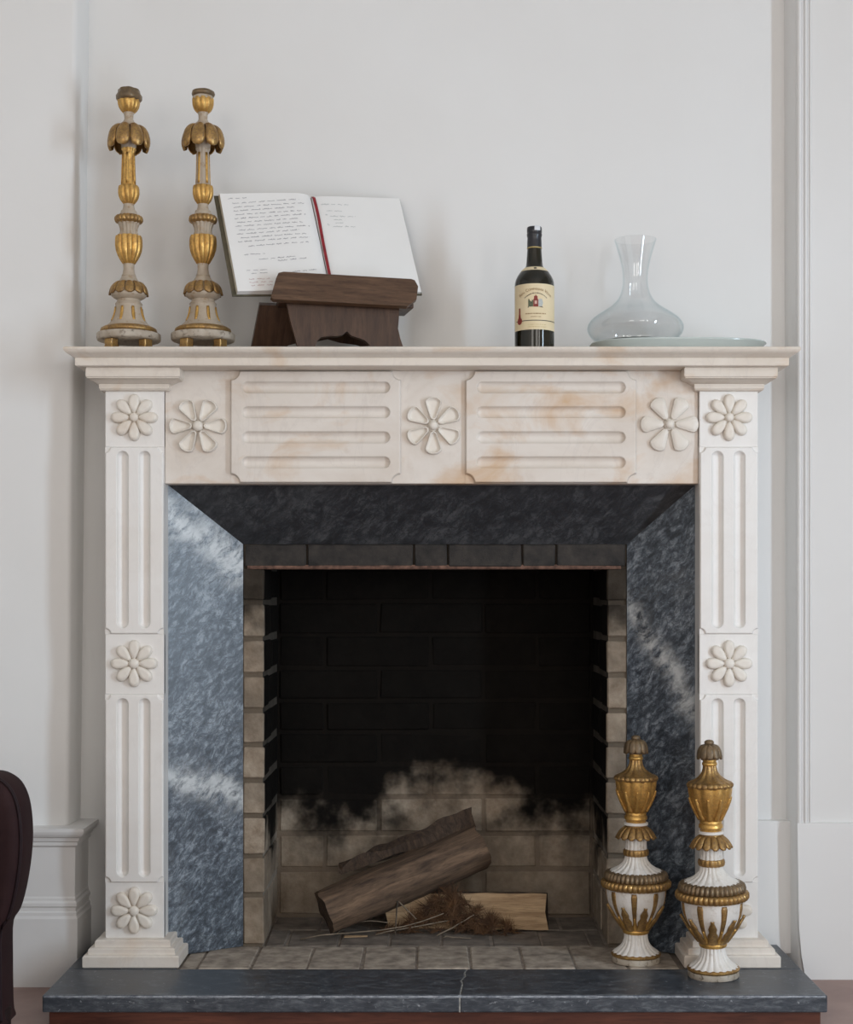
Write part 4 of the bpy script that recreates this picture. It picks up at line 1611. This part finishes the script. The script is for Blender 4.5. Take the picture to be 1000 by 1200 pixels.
scribble('handwriting', [(0.020, 0.290, 0.07, -0.01, 0.0026), (0.030, 0.268, 0.04, 0.0, 0.0024), (0.036, 0.250, 0.065, 0.0, 0.0026), (0.044, 0.238, 0.03, 0.0, 0.0024), (0.046, 0.228, 0.022, 0.0, 0.0024), (0.038, 0.216, 0.062, 0.0, 0.0026),
                         (0.026, 0.254, 0.004, 0, 0.004), (0.026, 0.222, 0.004, 0, 0.004)], M['pencil'], rp, 5)
# ribbon marker lying in the gutter
vv, ff = [], []
nr = 26
for i in range(nr + 1):
    t_ = i / nr
    v = BH + 0.003 - t_ * (BH - 0.03)
    uc = 0.004 + 0.0015 * math.sin(t_ * 5)
    w = 0.0125 + 0.0015 * math.sin(t_ * 9)
    if i == 0:
        w = 0.004
    for (du, dw) in ((-0.0034, 0.0), (0.0034, 0.001), (0.0034, -0.0002), (-0.0034, -0.0012)):
        vv.append(to_book(uc + du, v, w + dw))
for i in range(nr):
    a = i * 4
    for j in range(4):
        ff.append((a + j, a + (j + 1) % 4, a + 4 + (j + 1) % 4, a + 4 + j))
ff += [(3, 2, 1, 0), (nr * 4, nr * 4 + 1, nr * 4 + 2, nr * 4 + 3)]
o = mk('ribbon', vv, ff, M['ribbon'], book, smooth=True)
o['label'] = 'dark red ribbon marker'

# ------------------------------------------------------------------ bottle
BD = 3.54
bs = BD / F
bot = thing('wine_bottle', (X(626.5, BD), BD, ST), 'dark port bottle with a cream label and black capped neck', 'bottle')


def bz(y):
    return Z(y, BD) - ST


R_B = 23.2 * bs
bprof = [(20.5, 408.6), (22.6, 407.6), (23.2, 405.5), (23.2, 336), (22.9, 332), (22.0, 328.5), (20.2, 324.5), (17.6, 320.5), (14.4, 317), (11.6, 314.6), (10.0, 312.5), (9.4, 308), (8.8, 300), (8.3, 292), (8.1, 272)]
prof = [(0.004, bz(407.6)), ] + [(r * bs, max(bz(y), 0.0) if y > 407 else bz(y)) for r, y in bprof]
prof[0] = (0.004, 0.004)
prof[1] = (20.5 * bs, 0.0)
prof[2] = (22.6 * bs, 0.0018)
lathe('glass_body', prof, M['bottle_glass'], bot, 64, ang=60)
cp = [(8.6, 291.5), (8.5, 284), (8.2, 279), (8.6, 277.5), (8.9, 276), (8.9, 274.6), (8.5, 273.8), (8.8, 272.8), (8.8, 268), (8.3, 266.6), (4, 266.4)]
caps = lathe('capsule', [(r * bs, bz(y)) for r, y in cp], M['capsule'], bot, 48)
lathe('capsule_line', [(8.45 * bs, bz(292)), (8.85 * bs, bz(291.8)), (8.85 * bs, bz(290.8)), (8.5 * bs, bz(290.6))], M['gold_line'], caps, 48, cap=False)


def cyl_patch(name, a0, a1, z0, z1, R, mat, parent, n=40, rf=None, m=1):
    """curved paper on the bottle; angle 0 faces the camera (-y)"""
    vv, ff = [], []
    for j in range(m + 1):
        z = z0 + (z1 - z0) * j / m
        r = rf(z) if rf else R
        for i in range(n + 1):
            a = a0 + (a1 - a0) * i / n
            vv.append((r * math.sin(a), -r * math.cos(a), z))
    for j in range(m):
        for i in range(n):
            q = j * (n + 1) + i
            ff.append((q, q + 1, q + n + 2, q + n + 1))
    return mk(name, vv, ff, mat, parent, smooth=True)


lab = cyl_patch('label', -1.42, 1.40, bz(390), bz(336.8), R_B + 0.0004, M['label_paper'], bot)


def on_label(name, polys, mat, dr=0.0008):
    """polys in flat label coordinates (arc length x, height z) wrapped on the bottle"""
    R = R_B + dr
    vv, ff = [], []
    for poly in polys:
        k0 = len(vv)
        for (x, z) in poly:
            a = x / R_B
            vv.append((R * math.sin(a), -R * math.cos(a), z))
        ff.append(tuple(range(k0, k0 + len(poly))))
    return mk(name, vv, ff, mat, lab)


# black rule across the label (in short facets so it follows the glass)
ln = []
for i in range(40):
    x0 = -1.15 * R_B + 2.5 * R_B * i / 40
    x1 = x0 + 2.5 * R_B / 40
    ln.append([(x0, bz(379.9)), (x1, bz(379.9)), (x1, bz(379.0)), (x0, bz(379.0))])
on_label('rule', ln, M['label_ink_dark'])
# red seal with its tail
cx_, cz_ = -0.875 * R_B, bz(379.4)
on_label('seal', [[(cx_ + 0.0075 * math.cos(2 * PI * i / 18), cz_ + 0.0085 * math.sin(2 * PI * i / 18)) for i in range(18)],
                  [(cx_ - 0.0042, cz_ + 0.006), (cx_ + 0.0042, cz_ + 0.006), (cx_ + 0.0022, bz(371)), (cx_ + 0.0022, bz(364.5)), (cx_ - 0.0022, bz(364.5)), (cx_ - 0.0022, bz(371))]], M['label_red'], 0.0012)
# emblem: a red house-like crest between a green tree and a grey one, on dark ground
ey = bz(359.6)
q = bs
on_label('emblem', [[(-2.8 * q, ey - 4.2 * q), (2.8 * q, ey - 4.2 * q), (2.8 * q, ey + 4.2 * q), (2.0 * q, ey + 5.2 * q), (2.0 * q, ey + 8 * q), (0.6 * q, ey + 8.4 * q), (0.0, ey + 10.2 * q), (-0.6 * q, ey + 8.4 * q), (-2.0 * q, ey + 8 * q), (-2.0 * q, ey + 5.2 * q), (-2.8 * q, ey + 4.2 * q)]], M['label_red'], 0.0010)
on_label('emblem_window', [[(-1.4 * q, ey - 1 * q), (1.4 * q, ey - 1 * q), (1.4 * q, ey + 2.8 * q), (-1.4 * q, ey + 2.8 * q)]], M['label_pink'], 0.0012)
on_label('emblem_tree', [[(-8.6 * q, ey - 4.0 * q), (-3.0 * q, ey - 4.0 * q), (-3.0 * q, ey + 2.6 * q), (-4.0 * q, ey + 4.2 * q), (-5.0 * q, ey + 1.5 * q), (-6.6 * q, ey + 3.0 * q), (-8.2 * q, ey + 5.6 * q), (-8.8 * q, ey + 3.0 * q)]], M['label_green'], 0.0009)
on_label('emblem_tree', [[(3.0 * q, ey - 3.6 * q), (7.6 * q, ey - 3.4 * q), (8.6 * q, ey + 0.5 * q), (7.4 * q, ey + 4.6 * q), (4.6 * q, ey + 5.4 * q), (3.0 * q, ey + 3.6 * q)]], M['label_grey'], 0.0009)
on_label('emblem_ground', [[(-9.2 * q, ey - 5.0 * q), (9.0 * q, ey - 5.0 * q), (7.0 * q, ey - 3.6 * q), (3.0 * q, ey - 4.0 * q), (-3.0 * q, ey - 4.0 * q), (-8.8 * q, ey - 3.4 * q)]], M['label_ink_dark'], 0.0011)


def text_on_label(name, body, size, zc, mat, arc_r=None, x0=0.0, dr=0.0010, sx=1.0):
    cu = bpy.data.curves.new('tmp_text', 'FONT')
    cu.body = body
    cu.size = size
    cu.align_x = 'CENTER'
    cu.small_caps_scale = 0.75
    for ch in range(len(body)):
        if not body[ch].isupper():
            cu.body_format[ch].use_small_caps = True
    ob = bpy.data.objects.new('tmp_text', cu)
    C.objects.link(ob)
    bpy.context.view_layer.update()
    me = bpy.data.meshes.new_from_object(ob.evaluated_get(bpy.context.evaluated_depsgraph_get()))
    bpy.data.objects.remove(ob)
    for v in me.vertices:
        x, y = v.co.x * sx, v.co.y
        if arc_r:
            a = x / arc_r
            x, y = (arc_r + y) * math.sin(a), (arc_r + y) * math.cos(a) - arc_r
        a = (x + x0) / R_B
        R = R_B + dr
        v.co = (R * math.sin(a), -R * math.cos(a), zc + y)
    me.materials.clear()
    me.materials.append(mat)
    me.name = name
    return link(name, me, None, lab)


text_on_label('lettering', 'Real Companhia Velha', 0.0098, bz(344.6), M['label_ink_brown'], 0.058, sx=0.92)


def marks(rows, mat, seed):
    rr = random.Random(seed)
    polys = []
    for (x0, x1, zc, hgt, arc) in rows:
        x = x0
        while x < x1:
            w_ = rr.uniform(0.0007, 0.0014)
            zo = zc - (x * x) / (2 * arc) if arc else zc
            polys.append([(x, zo), (x + w_, zo), (x + w_, zo + hgt), (x, zo + hgt)])
            x += w_ + rr.choice((0.0004, 0.0005, 0.0013))
    return on_label('small_print', polys, mat)


marks([(-13.4 * bs, 13.4 * bs, bz(348.4), 0.0021, 0.034)], M['label_ink_dark'], 1)
marks([(-12 * bs, 12 * bs, bz(372.2), 0.0024, None), (-6 * bs, 6 * bs, bz(375.6), 0.0016, None)], M['label_ink_brown'], 2)
marks([(-9 * bs, 12 * bs, bz(384.5), 0.0012, None), (-9 * bs, 12 * bs, bz(387.2), 0.0012, None)], M['gold_line'], 3)
# neck band on the shoulder and the white duty strip over the cap


def shoulder_r(z):
    pts_ = [(bz(y), r * bs) for r, y in bprof]
    for (a, ra), (b, rb) in zip(pts_, pts_[1:]):
        if a <= z <= b:
            return ra + (rb - ra) * (z - a) / (b - a) + 0.0006
    return R_B


nb = cyl_patch('neck_label', -1.45, 1.45, bz(319.6), bz(314.9), 0, M['label_paper'], bot, 40, shoulder_r, 6)
vv = []
for i in range(12):
    a = 2 * PI * i / 12
    z = bz(317.2) + 0.0024 * math.sin(a)
    th = 0.0036 * math.cos(a) / (14 * bs)
    r = shoulder_r(z) + 0.0006
    vv.append((r * math.sin(th), -r * math.cos(th), z))
mk('neck_mark', vv, [tuple(range(12))], M['label_ink_dark'], nb)
vv, ff = [], []
for (a0, a1, z) in ((-0.05, 0.78, bz(271.6)), (-0.05, 0.78, bz(267.6)), (-0.02, 0.75, bz(266.3))):
    for i in range(5):
        a = a0 + (a1 - a0) * i / 4
        r = (9.0 if z < bz(267) else 8.2) * bs
        vv.append((r * math.sin(a), -r * math.cos(a), z + (0.0006 if z > bz(267) else 0)))
for j in range(2):
    for i in range(4):
        a = j * 5 + i
        ff.append((a, a + 1, a + 6, a + 5))
mk('duty_strip', vv, ff, M['tax_paper'], caps)

# ------------------------------------------------------------------ dish and decanter
DD = 3.642
dish = thing('oval_dish', (X(797, 3.60), DD - 0.004, ST), 'flat pale grey-green oval dish lying under the glass decanter', 'dish')
vv, ff = [], []
nd = 96
ax, ay = 0.213, 0.108
rings = [(0.0, 0.0), (0.86, 0.0), (0.885, 0.004), (0.93, 0.018), (0.985, 0.0285), (1.0, 0.031), (0.992, 0.0335), (0.965, 0.0318), (0.90, 0.0255), (0.85, 0.0235), (0.0, 0.0235)]
for (k_, z) in rings:
    for i in range(nd):
        a = 2 * PI * i / nd
        c, s_ = math.cos(a), math.sin(a)
        e = 0.72
        vv.append((ax * k_ * math.copysign(abs(c) ** e, c), (ay - ax * (1 - max(k_, 0.5)) * 0.35) * (k_ if k_ < 0.5 else 1) * math.copysign(abs(s_) ** e, s_), z))
for j in range(len(rings) - 1):
    for i in range(nd):
        a, b = j * nd + i, j * nd + (i + 1) % nd
        ff.append((a, b, b + nd, a + nd))
o = mk('dish_body', vv, ff, M['dish_glaze'], dish)
bm = bmesh.new()
bm.from_mesh(o.data)
bmesh.ops.remove_doubles(bm, verts=bm.verts, dist=1e-6)
bmesh.ops.recalc_face_normals(bm, faces=bm.faces)
bm.to_mesh(o.data)
bm.free()
auto_smooth(o, 50)

ds = DD / F
dec = thing('glass_decanter', (X(744.8, DD), DD, ST + 0.0240), 'clear glass wine decanter with a wide base and flared neck', 'decanter')


def dz(y):
    return Z(y, DD) - (ST + 0.0240)


op = [(0.5, 401.2), (20, 401.2), (30, 400.6), (38, 397.6), (46, 392.5), (52.5, 386.5), (55.6, 381), (56.2, 377), (54.8, 372), (50.5, 366.5), (44, 361.5), (36, 356.5), (28, 351), (21.5, 344.5), (17, 336), (14.8, 326), (14.6, 316), (16.0, 305), (18.6, 294), (21.4, 284), (24.0, 275.5), (24.5, 274)]
outer = [(r * ds, dz(y)) for r, y in op]
outer = [(r, z - outer[0][1]) if False else (r, z) for r, z in outer]
outer = spline(outer, 90)
th = 0.0018
inner = []
for i, (r, z) in enumerate(outer):
    a, b = outer[max(i - 1, 0)], outer[min(i + 1, len(outer) - 1)]
    tr, tz = b[0] - a[0], b[1] - a[1]
    L = math.hypot(tr, tz) or 1
    tk = th + (0.0032 if z < dz(396) else 0.0032 * max(0, 1 - (z - dz(396)) / 0.02))
    inner.append((max(0.0004, r - tz / L * tk), z + tr / L * tk))
z00 = min(p[1] for p in outer)
prof = outer + [(outer[-1][0] - 0.0009, outer[-1][1] + 0.0012)] + inner[::-1]
prof = [(r, z - z00) for r, z in prof]
v, f = lathe_data(prof, 96, cap=False)
# close the axis
o = mk('glass_shell', v, f, M['clear_glass'], dec, smooth=True)
bm = bmesh.new()
bm.from_mesh(o.data)
bmesh.ops.remove_doubles(bm, verts=bm.verts, dist=0.00005)
bmesh.ops.holes_fill(bm, edges=[e for e in bm.edges if e.is_boundary], sides=0)
bmesh.ops.recalc_face_normals(bm, faces=bm.faces)
for q_ in bm.faces:
    q_.smooth = True
bm.to_mesh(o.data)
bm.free()

tb = [(0.5, 400.4), (20, 400.4), (30, 399.7), (37.5, 396.9), (42, 394.0), (38, 394.8), (28, 396.4), (14, 397.2), (0.5, 397.4)]
lathe('thick_base', [(r * ds, dz(y) - z00) for r, y in tb], M['base_glass'], dec, 96, ang=70)

# ------------------------------------------------------------------ armchair at the left edge
ch = thing('leather_armchair', (-1.15, 2.74, 0.0), 'dark brown leather armchair cut off by the left edge of the photo', 'armchair')
CD = 3.05                      # depth of the far arm


def arm_profile(D):
    sil = [(0, 900.5), (13, 902.7), (27, 912), (36, 928), (40.5, 949), (42, 976), (40, 1005), (34.7, 1037), (28, 1061), (19, 1078), (18.5, 1120), (19, 1165), (20, 1179)]
    return [(X(px, D), Z(py, D)) for px, py in sil]


fr = spline(arm_profile(CD), 40)
zb = 0.10
poly = fr + [(fr[-1][0] + 0.004, zb), (-1.55, zb), (-1.55, 0.52), (-1.40, 0.585), (-1.10, 0.598)]


def arm(yc):
    o = prism('arm', poly, yc - 0.065, yc + 0.065, M['leather'], ch, 'y', bev=0.0)
    bm = bmesh.new()
    bm.from_mesh(o.data)
    es = [e for e in bm.edges if len(e.link_faces) == 2 and any(len(f_.verts) > 4 for f_ in e.link_faces)]
    bmesh.ops.bevel(bm, geom=es, offset=0.022, segments=4, affect='EDGES', profile=0.5)
    bm.to_mesh(o.data)
    bm.free()
    auto_smooth(o, 45)
    # piping along the edge
    bm = bmesh.new()
    tube_bm(bm, [(p[0] + 0.0005, yc - 0.050, p[1]) for p in fr], 0.004, 6)
    from_bm('piping', bm, M['chair_piping'], o, True, world=True)
    return o


arm(CD - 0.065)
arm(CD - 0.065 - 0.60)
box('seat', -1.52, X(12, CD), CD - 0.60, CD - 0.135, 0.12, 0.30, M['leather'], ch, bev=0.02, seg=3)
box('seat_cushion', -1.40, X(20, CD), CD - 0.595, CD - 0.140, 0.30, 0.44, M['leather'], ch, bev=0.035, seg=4)
prism('back', [(-1.52, 0.12), (-1.38, 0.44), (-1.46, 0.95), (-1.56, 1.0), (-1.64, 0.94), (-1.62, 0.12)], CD - 0.72, CD - 0.01, M['leather'], ch, 'y', bev=0.03)
for fx in (X(10, CD), -1.48):
    for fy in (CD - 0.065, CD - 0.665):
        bm = bmesh.new()
        tube_bm(bm, [(fx, fy, 0.0), (fx, fy, 0.02), (fx - 0.004, fy, 0.06), (fx - 0.006, fy, 0.125)], lambda u: 0.020 + 0.010 * u, 12)
        from_bm('leg', bm, M['dark_leg'], ch, True, world=True)
